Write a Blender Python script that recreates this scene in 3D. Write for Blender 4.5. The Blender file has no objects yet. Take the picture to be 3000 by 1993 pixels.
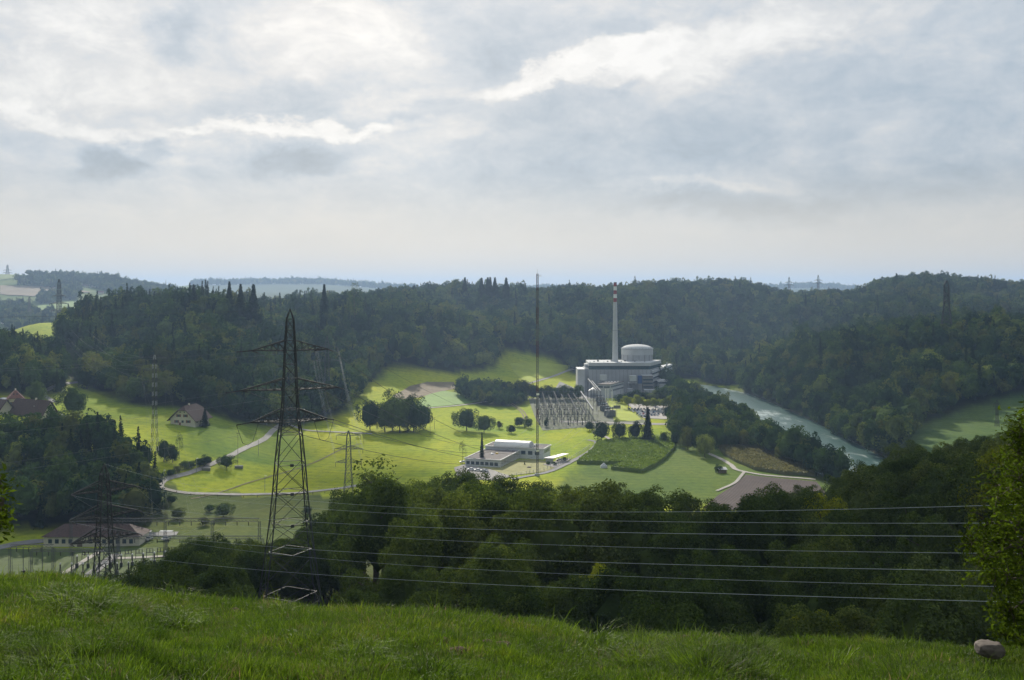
import bpy, bmesh, math, random
import numpy as np
from mathutils import Vector, Matrix, noise as mnoise
random.seed(7); np.random.seed(7)
R = math.radians
S = bpy.context.scene
COL = S.collection
F = 2900.0            # focal length in photo pixels (photo 3000 x 1993)
HY = 850.0            # horizon row of the photo
# ------------------------------------------------------------------ camera
cd = bpy.data.cameras.new("camera"); cam = bpy.data.objects.new("camera", cd); COL.objects.link(cam)
cam.location = (0, 0, 0); cam.rotation_euler = (R(90), 0, 0)
cd.sensor_width = 36; cd.lens = 36 * F / 3000; cd.shift_y = -(996.5 - HY) / 3000
cd.clip_start = 0.1; cd.clip_end = 60000
S.camera = cam
# ------------------------------------------------------------------ light
SUN_EL, SUN_AZ = 27.0, -9.0         # degrees; azimuth from +Y (negative: to the left)
S.view_settings.view_transform = 'Standard'; S.view_settings.look = 'None'
S.view_settings.exposure = 0.25; S.view_settings.gamma = 1; S.view_settings.use_curve_mapping = False
sd = Vector((math.sin(R(SUN_AZ)) * math.cos(R(SUN_EL)), math.cos(R(SUN_AZ)) * math.cos(R(SUN_EL)), math.sin(R(SUN_EL))))
sl = bpy.data.lights.new("sun", 'SUN'); so = bpy.data.objects.new("sun", sl); COL.objects.link(so)
sl.energy = 5.0; sl.angle = R(0.6); sl.color = (1.0, 0.93, 0.8)
so.rotation_euler = sd.to_track_quat('Z', 'Y').to_euler()
S.cycles.max_bounces = 5; S.cycles.diffuse_bounces = 2; S.cycles.glossy_bounces = 2
S.cycles.transmission_bounces = 3; S.cycles.volume_bounces = 0; S.cycles.transparent_max_bounces = 6
S.cycles.use_adaptive_sampling = True; S.cycles.adaptive_threshold = 0.02
S.render.film_transparent = False
# ------------------------------------------------------------------ node helper
class NT:
    def __init__(s, nt): s.nt = nt
    def n(s, typ, ins=None, **props):
        nd = s.nt.nodes.new(typ)
        for k, v in props.items(): setattr(nd, k, v)
        for k, v in (ins or {}).items():
            sock = nd.inputs[k]
            if isinstance(v, bpy.types.NodeSocket): s.nt.links.new(v, sock)
            else: sock.default_value = v
        return nd
    def math(s, op, a, b=0.0, c=None, clamp=False):
        ins = {0: a, 1: b}
        if c is not None: ins[2] = c
        return s.n('ShaderNodeMath', ins, operation=op, use_clamp=clamp).outputs[0]
    def vmath(s, op, a, b=(0, 0, 0), out=0):
        return s.n('ShaderNodeVectorMath', {0: a, 1: b}, operation=op).outputs[out]
    def ramp(s, fac, stops, interp='LINEAR'):
        nd = s.n('ShaderNodeValToRGB', {0: fac}); cr = nd.color_ramp; cr.interpolation = interp
        while len(cr.elements) < len(stops): cr.elements.new(0.5)
        for e, (p, c) in zip(cr.elements, stops):
            e.position = p; e.color = (*c, 1) if len(c) == 3 else c
        return nd.outputs[0]
    def mix(s, f, a, b, mode='MIX'):
        nd = s.n('ShaderNodeMix', data_type='RGBA', blend_type=mode)
        for i, v in ((0, f), (6, a), (7, b)):
            if isinstance(v, bpy.types.NodeSocket): s.nt.links.new(v, nd.inputs[i])
            else: nd.inputs[i].default_value = (*v, 1) if (i > 0 and len(v) == 3) else v
        return nd.outputs[2]
    def noise(s, vec, scale, detail=4, rough=0.5, dist=0.0, out=0):
        return s.n('ShaderNodeTexNoise', {'Vector': vec, 'Scale': scale, 'Detail': detail, 'Roughness': rough, 'Distortion': dist}).outputs[out]
# ------------------------------------------------------------------ sky
W = bpy.data.worlds.new("World"); S.world = W; W.use_nodes = True
W.node_tree.nodes.clear(); q = NT(W.node_tree)
D = q.n('ShaderNodeTexCoord').outputs['Generated']
sep = q.n('ShaderNodeSeparateXYZ', {0: D})
X_, Y_, Z_ = sep.outputs
az = q.math('ARCTAN2', X_, Y_)
el = q.math('ARCSINE', Z_)
sky = q.n('ShaderNodeTexSky', sky_type='NISHITA', sun_disc=False, sun_elevation=R(SUN_EL), sun_rotation=R(SUN_AZ),
          altitude=550, air_density=1.0, dust_density=3.0, ozone_density=1.0).outputs[0]
# cloud-layer coordinates: the layer is seen flatter towards the horizon
inv = q.math('DIVIDE', 1.0, q.math('ADD', q.math('MAXIMUM', Z_, 0.0), 0.10))
lay = q.n('ShaderNodeCombineXYZ', {0: q.math('MULTIPLY', X_, inv), 1: q.math('MULTIPLY', Y_, inv), 2: 0.0}).outputs[0]
ang = q.n('ShaderNodeCombineXYZ', {0: az, 1: q.math('MULTIPLY', el, 1.0), 2: 0.0}).outputs[0]
w1 = q.vmath('SUBTRACT', q.noise(q.vmath('MULTIPLY', ang, (1.0, 2.0, 1)), 7.0, 3, 0.55, out=1), (0.5, 0.5, 0.5))
w2 = q.vmath('SUBTRACT', q.noise(q.vmath('MULTIPLY', ang, (1.0, 1.8, 1)), 26.0, 8, 0.62, out=1), (0.5, 0.5, 0.5))
wang = q.vmath('ADD', q.vmath('ADD', ang, q.vmath('MULTIPLY', w1, (0.10, 0.045, 0))), q.vmath('MULTIPLY', w2, (0.062, 0.040, 0)))
def blob(px, py, rx, ry, rot, amp, soft=1.0, warp=wang):
    a0 = math.atan((px - 1500) / F); e0 = math.atan((HY - py) / F * math.cos(a0))
    v = q.n('ShaderNodeMapping', {'Vector': warp, 'Location': (a0, e0, 0), 'Rotation': (0, 0, R(rot)), 'Scale': (rx / F, ry / F, 1)}, vector_type='TEXTURE').outputs[0]
    l = q.vmath('LENGTH', v, out=1)
    m = q.n('ShaderNodeMapRange', {0: l, 1: 1.0 + 0.25 * soft, 2: max(0.0, 1.0 - soft), 3: 0.0, 4: amp}, interpolation_type='SMOOTHSTEP').outputs[0]
    return m
base = q.noise(lay, 0.9, 7, 0.55, 0.2)
fine = q.noise(q.vmath('MULTIPLY', ang, (1.0, 1.9, 1)), 13.0, 11, 0.66, 0.35)
val = q.math('ADD', 0.50, q.math('MULTIPLY', q.math('SUBTRACT', base, 0.5), 0.38))
val = q.math('ADD', val, q.math('MULTIPLY', q.math('SUBTRACT', fine, 0.5), 0.86))
puff = q.noise(q.vmath('ADD', q.vmath('MULTIPLY', ang, (1.0, 1.5, 1)), q.vmath('MULTIPLY', w1, (0.08, 0.05, 0))), 42.0, 7, 0.62, 0.2)
val = q.math('ADD', val, q.math('MULTIPLY', q.math('SUBTRACT', puff, 0.5), 0.34))
for b in [
    (250, 150, 620, 190, 4, 0.20, 0.7), (1000, 90, 330, 190, -20, 0.22, 0.6), (1130, 60, 160, 110, 0, 0.10, 0.8),
    (505, 95, 95, 95, 60, -0.42, 0.9), (600, 40, 110, 50, 0, -0.2, 0.9), (330, 270, 330, 60, 5, 0.10, 0.8),
    (230, 560 - 190, 480, 42, -14, 0.28, 0.7), (900, 372, 420, 30, 2, 0.36, 0.6), (700, 385, 560, 40, 0, 0.12, 0.9),
    (1180, 285, 200, 45, 6, 0.26, 0.7), (1290, 400, 330, 60, 22, 0.20, 0.8), (1640, 205, 330, 44, 17, 0.42, 0.55), (1900, 150, 190, 70, 25, 0.34, 0.6),
    (2100, 150, 360, 110, 15, 0.26, 0.9), (2350, 60, 420, 110, 12, 0.20, 0.9), (1750, 20, 420, 60, 0, 0.16, 0.9),
    (400, 480, 180, 62, 12, -0.46, 0.8), (510, 425, 70, 36, 15, -0.3, 0.9), (850, 480, 170, 64, 4, -0.44, 0.8), (1080, 440, 260, 50, 0, -0.14, 1.0),
    (950, 290, 420, 75, 5, -0.16, 1.0), (1480, 110, 300, 130, 0, -0.14, 1.0), (1500, 330, 330, 50, 12, -0.20, 0.8), (1820, 235, 70, 34, 20, -0.26, 0.9),
    (1650, 500, 620, 170, 8, -0.20, 1.0), (2450, 330, 600, 180, 0, -0.10, 1.0), (2130, 610, 430, 62, -4, -0.40, 0.8), (2080, 540, 430, 22, -3, 0.16, 0.8),
    (2750, 560, 520, 90, 0, -0.26, 1.0), (2400, 440, 380, 26, 12, 0.07, 0.9), (2900, 250, 260, 320, 0, -0.08, 1.0), (1350, 620, 420, 40, 8, 0.03, 0.9),
    ]:
    val = q.math('ADD', val, blob(*b))
# the air close to the horizon is an even pale veil
hz = q.n('ShaderNodeMapRange', {0: el, 1: 0.03, 2: 0.13, 3: 1.0, 4: 0.0}, interpolation_type='SMOOTHSTEP').outputs[0]
ccol = q.ramp(q.math('MULTIPLY', val, 1.0, clamp=True), [(0.0, (0.30, 0.37, 0.44)), (0.28, (0.42, 0.50, 0.58)), (0.5, (0.545, 0.60, 0.655)), (0.68, (0.67, 0.69, 0.705)), (0.86, (0.82, 0.825, 0.815)), (1.0, (0.90, 0.90, 0.885))])
ccol = q.mix(q.math('MULTIPLY', hz, 0.92), ccol, (0.70, 0.665, 0.60))
# thin cloud is brightest towards the sun and dimmer on the far side of the sky
dsun = q.vmath('DOT_PRODUCT', D, tuple(sd), out=1)
ff = q.n('ShaderNodeMapRange', {0: dsun, 1: -1.0, 2: 0.80, 3: 0.56, 4: 1.0}, interpolation_type='SMOOTHSTEP').outputs[0]
ccol = q.mix(1.0, ccol, ff, 'MULTIPLY')
skyc = q.mix(1.0, ccol, (9.0, 9.0, 9.0), 'MULTIPLY')
fin = q.mix(0.06, skyc, sky)
bg = q.n('ShaderNodeBackground', {'Color': fin, 'Strength': 0.1})
q.n('ShaderNodeOutputWorld', {'Surface': bg.outputs[0]})
# ------------------------------------------------------------------ tagging and linking
def put(o, parent=None, label=None, cat=None, group=None, kind=None, loc=None, rz=None):
    if o.name not in COL.objects: COL.objects.link(o)
    if parent is not None: o.parent = parent
    if label: o['label'] = label
    if cat: o['category'] = cat
    if group: o['group'] = group
    if kind: o['kind'] = kind
    if loc is not None: o.location = loc
    if rz is not None: o.rotation_euler = (0, 0, rz)
    return o
def empty(name, loc=(0, 0, 0), rz=0, **k):
    return put(bpy.data.objects.new(name, None), loc=loc, rz=rz, **k)
def mesh_of(name, v, f, mats=(), mi=None, smooth=False):
    m = bpy.data.meshes.new(name)
    if isinstance(v, np.ndarray) and isinstance(f, np.ndarray):
        k = f.shape[1]
        m.vertices.add(len(v)); m.vertices.foreach_set('co', v.astype(np.float32).ravel())
        m.loops.add(f.size); m.loops.foreach_set('vertex_index', f.astype(np.int32).ravel())
        m.polygons.add(len(f)); m.polygons.foreach_set('loop_start', np.arange(0, f.size, k, dtype=np.int32))
        m.polygons.foreach_set('loop_total', np.full(len(f), k, dtype=np.int32))
        m.update(calc_edges=True)
    else:
        m.from_pydata([tuple(p) for p in v], [], [tuple(x) for x in f]); m.update()
    for x in mats: m.materials.append(x)
    if mi is not None: m.polygons.foreach_set('material_index', np.asarray(mi, dtype=np.int32))
    if smooth: m.polygons.foreach_set('use_smooth', [True] * len(m.polygons))
    return m
def obj(name, mesh, parent=None, **k): return put(bpy.data.objects.new(name, mesh), parent, **k)
def copy_tree(o, parent=None):
    c = o.copy(); COL.objects.link(c); c.parent = parent
    for ch in o.children: copy_tree(ch, c)
    return c
class MB:
    """collects simple solids, builds them as one mesh"""
    def __init__(s): s.v = []; s.f = []; s.m = []
    def add(s, v, f, m=0):
        b = len(s.v); s.v += [tuple(p) for p in v]; s.f += [tuple(b + i for i in x) for x in f]; s.m += [m] * len(f); return s
    def box(s, x0, x1, y0, y1, z0, z1, m=0):
        return s.add([(x0, y0, z0), (x1, y0, z0), (x1, y1, z0), (x0, y1, z0), (x0, y0, z1), (x1, y0, z1), (x1, y1, z1), (x0, y1, z1)],
                     [(0, 3, 2, 1), (4, 5, 6, 7), (0, 1, 5, 4), (1, 2, 6, 5), (2, 3, 7, 6), (3, 0, 4, 7)], m)
    def bar(s, a, b, w, m=0, w2=None):
        a = Vector(a); b = Vector(b); d = b - a
        if d.length < 1e-6: return s
        d.normalize(); u = d.cross(Vector((0, 0, 1)))
        if u.length < 1e-3: u = Vector((1, 0, 0))
        u.normalize(); v = d.cross(u); w2 = w if w2 is None else w2; P = []
        for p, h in ((a, w / 2), (b, w2 / 2)):
            for i, j in ((-1, -1), (1, -1), (1, 1), (-1, 1)): P.append(p + u * i * h + v * j * h)
        return s.add(P, [(0, 3, 2, 1), (4, 5, 6, 7), (0, 1, 5, 4), (1, 2, 6, 5), (2, 3, 7, 6), (3, 0, 4, 7)], m)
    def tube(s, pts, r, n=6, m=0, cap=True):
        base = len(s.v); k = len(pts); P = [Vector(p) for p in pts]
        for i in range(k):
            d = (P[min(i + 1, k - 1)] - P[max(i - 1, 0)]).normalized()
            u = d.cross(Vector((0, 0, 1)))
            if u.length < 1e-3: u = Vector((1, 0, 0))
            u.normalize(); v = d.cross(u); rr = r[i] if isinstance(r, (list, tuple)) else r
            for j in range(n):
                t = 2 * math.pi * j / n; s.v.append(tuple(P[i] + (u * math.cos(t) + v * math.sin(t)) * rr))
        for i in range(k - 1):
            for j in range(n):
                a = base + i * n + j; b = base + i * n + (j + 1) % n
                s.f.append((a, b, b + n, a + n)); s.m.append(m)
        if cap:
            s.f.append(tuple(base + j for j in range(n))[::-1]); s.m.append(m)
            s.f.append(tuple(base + (k - 1) * n + j for j in range(n))); s.m.append(m)
        return s
    def lathe(s, prof, n=24, m=0, c=(0, 0)):
        base = len(s.v)
        for r, z in prof:
            for j in range(n):
                t = 2 * math.pi * j / n; s.v.append((c[0] + r * math.cos(t), c[1] + r * math.sin(t), z))
        for i in range(len(prof) - 1):
            for j in range(n):
                a = base + i * n + j; b = base + i * n + (j + 1) % n
                s.f.append((a, b, b + n, a + n)); s.m.append(m)
        s.f.append(tuple(base + (len(prof) - 1) * n + j for j in range(n))); s.m.append(m)
        return s
    def mesh(s, name, *mats, smooth=False): return mesh_of(name, s.v, s.f, mats, s.m, smooth)
    def build(s, name, mats, parent=None, **k):
        if not isinstance(mats, (list, tuple)): mats = [mats]
        return obj(name, s.mesh(name, *mats), parent, **k)
# ------------------------------------------------------------------ materials
def mat(name, col, rough=0.8, var=0.0, scale=1.0, col2=None, metal=0.0, bump=0.0, spec=0.3, coord='Object', detail=4, translucent=0.0):
    M = bpy.data.materials.new(name); M.use_nodes = True; M.node_tree.nodes.clear(); t = NT(M.node_tree)
    tc = t.n('ShaderNodeTexCoord').outputs[coord] if coord != 'Pos' else t.n('ShaderNodeNewGeometry').outputs['Position']
    nz = t.noise(tc, scale, detail, 0.6)
    c2 = col2 or tuple(x * (1 - var) for x in col); c1 = col if col2 else tuple(min(1, x * (1 + var)) for x in col)
    c = t.mix(t.n('ShaderNodeMapRange', {0: nz, 1: 0.3, 2: 0.7}).outputs[0], c2, c1)
    p = t.n('ShaderNodeBsdfPrincipled', {'Base Color': c, 'Roughness': rough, 'Metallic': metal, 'Specular IOR Level': spec})
    if bump:
        t.nt.links.new(t.n('ShaderNodeBump', {'Strength': bump, 'Height': nz}).outputs[0], p.inputs['Normal'])
    t.n('ShaderNodeOutputMaterial', {'Surface': p.outputs[0]})
    return M
def foliage(name, stops, trans=0.24, island=False, nscale=0.25, dark=0.6):
    M = bpy.data.materials.new(name); M.use_nodes = True; M.node_tree.nodes.clear(); t = NT(M.node_tree)
    oi = t.n('ShaderNodeObjectInfo'); c = t.ramp(oi.outputs['Random'], stops)
    g = t.n('ShaderNodeNewGeometry')
    nz = t.noise(g.outputs['Position'], nscale, 3, 0.6)
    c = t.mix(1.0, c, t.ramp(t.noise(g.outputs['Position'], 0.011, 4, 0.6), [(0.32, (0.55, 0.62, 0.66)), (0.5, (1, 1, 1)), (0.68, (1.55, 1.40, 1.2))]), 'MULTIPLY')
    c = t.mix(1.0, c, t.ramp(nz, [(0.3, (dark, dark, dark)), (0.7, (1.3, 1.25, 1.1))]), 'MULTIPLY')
    if island:
        c = t.mix(1.0, c, t.ramp(g.outputs['Random Per Island'], [(0.0, (0.6, 0.65, 0.6)), (0.8, (1.15, 1.12, 1.0)), (1.0, (1.3, 1.25, 1.05))]), 'MULTIPLY')
    a = t.n('ShaderNodeBsdfDiffuse', {'Color': c})
    b = t.n('ShaderNodeBsdfTranslucent', {'Color': t.mix(1.0, c, (1.1, 1.25, 0.6), 'MULTIPLY')})
    s = t.n('ShaderNodeMixShader', {0: trans, 1: a.outputs[0], 2: b.outputs[0]})
    t.n('ShaderNodeOutputMaterial', {'Surface': s.outputs[0]})
    return M
GREENS = [(0.0, (0.018, 0.042, 0.022)), (0.3, (0.036, 0.070, 0.030)), (0.55, (0.058, 0.100, 0.036)), (0.76, (0.088, 0.130, 0.042)), (0.90, (0.115, 0.125, 0.040)), (1.0, (0.16, 0.20, 0.06))]
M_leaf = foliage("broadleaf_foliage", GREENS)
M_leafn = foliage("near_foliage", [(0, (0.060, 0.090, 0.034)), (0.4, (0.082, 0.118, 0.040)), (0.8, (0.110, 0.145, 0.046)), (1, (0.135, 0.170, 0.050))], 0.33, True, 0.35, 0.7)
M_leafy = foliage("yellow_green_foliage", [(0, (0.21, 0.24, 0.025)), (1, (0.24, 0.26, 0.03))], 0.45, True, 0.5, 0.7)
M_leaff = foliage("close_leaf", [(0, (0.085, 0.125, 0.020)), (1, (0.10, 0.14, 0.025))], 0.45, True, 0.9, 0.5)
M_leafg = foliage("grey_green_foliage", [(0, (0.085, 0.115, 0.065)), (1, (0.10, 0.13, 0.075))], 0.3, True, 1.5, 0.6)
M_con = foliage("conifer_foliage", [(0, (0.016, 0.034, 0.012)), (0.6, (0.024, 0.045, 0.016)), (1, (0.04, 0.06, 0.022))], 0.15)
M_bark = mat("bark", (0.09, 0.075, 0.055), 0.9, 0.4, 2.0)
M_steeld = mat("dark_steel", (0.055, 0.06, 0.055), 0.6, 0.3, 1.0, metal=0.0)
M_steel = mat("galvanised_steel", (0.30, 0.32, 0.34), 0.5, 0.15, 1.0, metal=0.3)
M_wire = mat("aluminium_wire", (0.50, 0.55, 0.55), 0.45, 0.05, 1.0, metal=0.4)
M_wireg = mat("grey_wire", (0.22, 0.24, 0.24), 0.7, 0.05, 1.0)
M_yard = mat("weathered_steel", (0.085, 0.09, 0.095), 0.95, 0.15, 1.0)
M_wired = mat("dark_wire", (0.07, 0.08, 0.08), 0.6, 0.05, 1.0)
M_ins = mat("brown_insulator", (0.03, 0.022, 0.02), 0.4, 0.1, 1.0)
M_white = mat("white_paint", (0.80, 0.80, 0.78), 0.5, 0.05, 1.0)
M_red = mat("red_paint", (0.27, 0.05, 0.05), 0.55, 0.1, 0.5)
M_conc = mat("concrete", (0.42, 0.43, 0.44), 0.85, 0.12, 0.12, detail=6)
M_conc2 = mat("pale_concrete", (0.52, 0.53, 0.53), 0.85, 0.10, 0.15, detail=6)
M_concd = mat("dark_concrete", (0.17, 0.17, 0.165), 0.85, 0.2, 0.3)
M_glassd = mat("dark_glass", (0.035, 0.06, 0.085), 0.15, 0.1, 0.2, spec=0.6)
M_teal = mat("teal_window_band", (0.03, 0.075, 0.095), 0.25, 0.2, 0.3, spec=0.5)
M_blue = mat("blue_cladding", (0.05, 0.12, 0.33), 0.5, 0.1, 1)
M_gravel = mat("gravel", (0.30, 0.28, 0.26), 0.95, 0.2, 0.4, coord='Pos')
M_asph = mat("asphalt", (0.20, 0.195, 0.19), 0.9, 0.15, 0.3, coord='Pos')
M_track = mat("farm_track", (0.36, 0.335, 0.30), 0.95, 0.2, 0.5, coord='Pos')
M_plaster = mat("cream_plaster", (0.62, 0.58, 0.48), 0.9, 0.06, 0.6)
M_tile = mat("brown_roof_tiles", (0.085, 0.055, 0.048), 0.85, 0.3, 1.2)
M_tiler = mat("red_roof_tiles", (0.19, 0.085, 0.060), 0.85, 0.25, 1.2)
M_shut = mat("shutter_red", (0.19, 0.06, 0.045), 0.7, 0.1, 1)
M_wood = mat("weathered_wood", (0.16, 0.12, 0.085), 0.9, 0.3, 1.5)
M_roofg = mat("grey_brown_roof_gravel", (0.17, 0.15, 0.14), 0.95, 0.2, 0.8)
M_roofw = mat("white_roof_sheet", (0.80, 0.79, 0.78), 0.45, 0.04, 0.3)
M_stone = mat("boulder_stone", (0.17, 0.145, 0.125), 0.9, 0.5, 6.0, bump=0.6, detail=8)
# ------------------------------------------------------------------ terrain: heights by (photo column, distance)
CRX = [-3000, 0, 318, 508, 700, 890, 1144, 1271, 1462, 1589, 1650, 1716, 1907, 2288, 2670, 3000, 6000]
CRY = [1705, 1716, 1730, 1768, 1786, 1806, 1812, 1826, 1832, 1846, 1868, 1890, 1893, 1902, 1906, 1918, 1930]
_A = [(19, -8.5), (60, -38), (100, -53), (150, -58), (200, -64), (250, -71), (320, -92), (420, -113), (500, -117)]
PROF = {
 -2500: [(19, -8), (100, -40), (200, -76), (300, -100), (480, -95), (800, -60), (1500, -70), (2500, -43), (3300, 50), (12000, 0)],
 -600: [(19, -8), (100, -40), (200, -76), (300, -106), (380, -118), (470, -112), (620, -88), (850, -50), (1300, -88), (2000, -76), (2500, -43), (2900, 0), (3300, 60), (3900, 20), (12000, -20)],
 0: [(19, -8), (40, -17), (100, -40), (200, -78), (300, -106), (380, -118), (470, -118), (500, -114), (560, -101), (620, -91), (700, -87), (770, -84), (860, -54), (1000, -60), (1300, -88), (2000, -76), (2500, -43), (2900, 0), (3300, 61), (3900, 20), (12000, -40)],
 300: [(19, -8.3), (40, -18), (100, -40), (200, -79), (300, -107), (380, -118), (475, -118), (500, -114), (560, -101), (620, -93), (700, -90), (770, -88), (850, -84), (950, -66), (1150, -30), (1350, -34), (1800, -66), (2500, -45), (2900, -2), (3300, 32), (3900, 10), (12000, -40)],
 600: [(19, -8.5), (60, -32), (100, -45), (150, -60), (200, -72), (300, -98), (400, -114), (480, -118), (560, -116), (600, -109), (650, -101), (700, -96.5), (760, -94), (850, -82), (1000, -44), (1100, -18), (1300, -30), (2000, -66), (3200, -20), (5000, -10), (6000, 38), (7500, 0), (12000, -60)],
 900: [(19, -8.5), (60, -34), (100, -48), (200, -64), (300, -93), (400, -112), (480, -118), (560, -116.5), (700, -114), (800, -113), (850, -112), (900, -106), (1100, -76), (1300, -50), (1500, -30), (1800, -45), (2500, -50), (4000, -14), (5000, -5), (6000, 46), (7500, 0), (12000, -60)],
 1200: _A + [(700, -117), (800, -115), (900, -113), (1000, -110), (1100, -105), (1200, -90), (1450, -45), (1700, -18), (2000, -20), (3000, -50), (6000, 4), (12000, -60)],
 1500: _A + [(1000, -117), (1100, -115), (1150, -112), (1300, -97), (1400, -80), (1600, -42), (1750, -16), (2000, -18), (3000, -50), (6500, 2), (12000, -60)],
 1800: _A + [(1000, -117), (1260, -117), (1340, -108), (1450, -74), (1650, -32), (1800, -10), (2200, -22), (3000, -50), (6500, 0), (12000, -60)],
 2100: _A[:5] + [(300, -92), (420, -113), (500, -117), (700, -118), (1100, -119), (1380, -119), (1480, -104), (1650, -52), (1900, -1), (2300, -12), (3200, -60), (6500, 0), (12000, -60)],
 2400: [(19, -8.5), (60, -38), (100, -51), (150, -54), (200, -60), (300, -77), (400, -106), (470, -117), (620, -118), (880, -118.5), (920, -112), (960, -92), (1030, -66), (1100, -60), (1200, -74), (1400, -96), (1600, -60), (1900, -28), (2300, -30), (3500, -60), (6500, 18), (12000, -60)],
 2700: [(19, -8.5), (60, -37), (100, -49), (150, -52), (200, -56), (300, -65), (400, -90), (500, -108), (700, -114), (830, -113), (900, -107), (980, -84), (1080, -60), (1180, -50), (1350, -80), (1500, -75), (1900, 8), (2300, 0), (4000, -60), (12000, -60)],
 3000: [(19, -8.5), (60, -36), (100, -46), (150, -48), (200, -50), (300, -58), (380, -78), (500, -104), (700, -112), (850, -106), (950, -100), (1020, -80), (1150, -50), (1300, -70), (1500, -66), (1900, -8), (2300, -10), (4000, -60), (12000, -60)],
 3600: [(19, -8.5), (60, -36), (100, -44), (200, -46), (300, -52), (400, -72), (600, -95), (900, -95), (1100, -50), (1300, -60), (1900, -8), (4000, -60), (12000, -60)],
 6000: [(19, -8.5), (60, -30), (200, -40), (400, -60), (900, -70), (1900, -10), (12000, -40)],
}
_cx = np.array(sorted(PROF)); LY = np.linspace(math.log(10), math.log(14000), 900)
_T = []
for c in _cx:
    p = PROF[c]; z = np.interp(LY, np.log([a for a, b in p]), [b for a, b in p])
    k = np.exp(-0.5 * (np.arange(-12, 13) / 3.2) ** 2); k /= k.sum()
    _T.append(np.convolve(np.pad(z, 12, mode='edge'), k, mode='valid'))
_T = np.array(_T)
PXF = np.arange(-2500, 6001, 25.0); TF = np.zeros((len(PXF), len(LY)))
_sl = np.zeros_like(_T)
for i in range(1, len(_cx) - 1):
    d0 = (_T[i] - _T[i - 1]) / (_cx[i] - _cx[i - 1]); d1 = (_T[i + 1] - _T[i]) / (_cx[i + 1] - _cx[i])
    _sl[i] = np.where(d0 * d1 > 0, 2 * d0 * d1 / np.where(d0 + d1 == 0, 1, d0 + d1), 0)
for j, x in enumerate(PXF):
    i = min(max(np.searchsorted(_cx, x, side='right') - 1, 0), len(_cx) - 2); h = _cx[i + 1] - _cx[i]; t = (x - _cx[i]) / h
    TF[j] = (2*t**3-3*t*t+1) * _T[i] + (t**3-2*t*t+t) * h * _sl[i] + (-2*t**3+3*t*t) * _T[i+1] + (t**3-t*t) * h * _sl[i+1]
# value noise
_rn = np.random.RandomState(3); _G = _rn.rand(256, 256)
def vnoise(x, y):
    xi = np.floor(x).astype(int); yi = np.floor(y).astype(int); fx = x - xi; fy = y - yi
    fx = fx*fx*(3-2*fx); fy = fy*fy*(3-2*fy)
    g = lambda a, b: _G[a % 256, b % 256]
    return (g(xi, yi)*(1-fx)+g(xi+1, yi)*fx)*(1-fy) + (g(xi, yi+1)*(1-fx)+g(xi+1, yi+1)*fx)*fy
def fbm(x, y, o=4):
    s = 0; a = 0.5
    for i in range(o): s = s + a * (vnoise(x * 2**i + 13*i, y * 2**i + 7*i) - 0.5); a *= 0.5
    return s
def sstep(a, b, x):
    t = np.clip((x - a) / (b - a), 0, 1); return t*t*(3-2*t)
RIV = np.array([(160, 1284), (185, 1262), (214, 1228), (238, 1150), (241, 1050), (240, 900), (236, 800), (231, 720), (236, 640), (262, 540), (310, 470), (430, 420)], float)
RW = 27.0
def rivdist(X, Y):
    d = np.full(np.shape(X), 1e9)
    for (a, b) in zip(RIV[:-1], RIV[1:]):
        v = b - a; t = np.clip(((X - a[0]) * v[0] + (Y - a[1]) * v[1]) / (v @ v), 0, 1)
        d = np.minimum(d, np.hypot(X - a[0] - t * v[0], Y - a[1] - t * v[1]))
    return d
def H(X, Y):
    X = np.asarray(X, float); Y = np.asarray(Y, float)
    Yc = np.maximum(Y, 2.0); px = np.clip(1500 + F * X / Yc, -2499, 5999)
    yy = np.clip(np.log(np.maximum(Yc, 10.01)), LY[0], LY[-1] - 1e-6)
    a = (px + 2500) / 25.0; i = np.minimum(a.astype(int), len(PXF) - 2); fx = a - i
    b = (yy - LY[0]) / (LY[1] - LY[0]); j = np.minimum(b.astype(int), len(LY) - 2); fy = b - j
    far = (TF[i, j]*(1-fx) + TF[i+1, j]*fx)*(1-fy) + (TF[i, j+1]*(1-fx)+TF[i+1, j+1]*fx)*fy
    hill = sstep(-112, -85, far) * sstep(780, 1000, Yc) * (1 - 0.5 * sstep(1500, 4000, Yc))
    far = far + hill * (fbm(X / 190.0, Yc / 260.0, 3) * (70 - 56 * sstep(-55, -22, far)) + fbm(X / 70.0 + 9, Yc / 70.0, 2) * 8 - 5 * sstep(-50, -25, far))
    far = far + fbm(X / 40.0 + 5, Yc / 40.0, 3) * 1.2 * sstep(25, 60, Yc)
    rd = rivdist(X, Yc); far = np.where((Yc > 480) & (Yc < 1300), np.minimum(far, -118.6 + .62 * np.maximum(rd - RW - 6, 0)), far); far = far + (1 - sstep(RW, RW + 13, rd)) * (np.minimum(-122.5, far) - far)
    zc = -(np.interp(px, CRX, CRY) - HY) / F * 14.0
    near = -1.75 + (zc + 1.75) * (Yc / 14.0)
    near = near + (fbm(X / 1.3, Yc / 1.3, 3) * 0.22 + fbm(X / 4 + 3, Yc / 4, 2) * 0.25) * sstep(2, 7, Yc)
    w = sstep(14, 19, Yc)
    return near * (1 - w) + far * w
def gz(px, Y): X = (px - 1500) / F * Y; return Vector((X, Y, float(H(X, Y))))
_YS = np.exp(np.linspace(math.log(60), math.log(6000), 3000))
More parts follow.
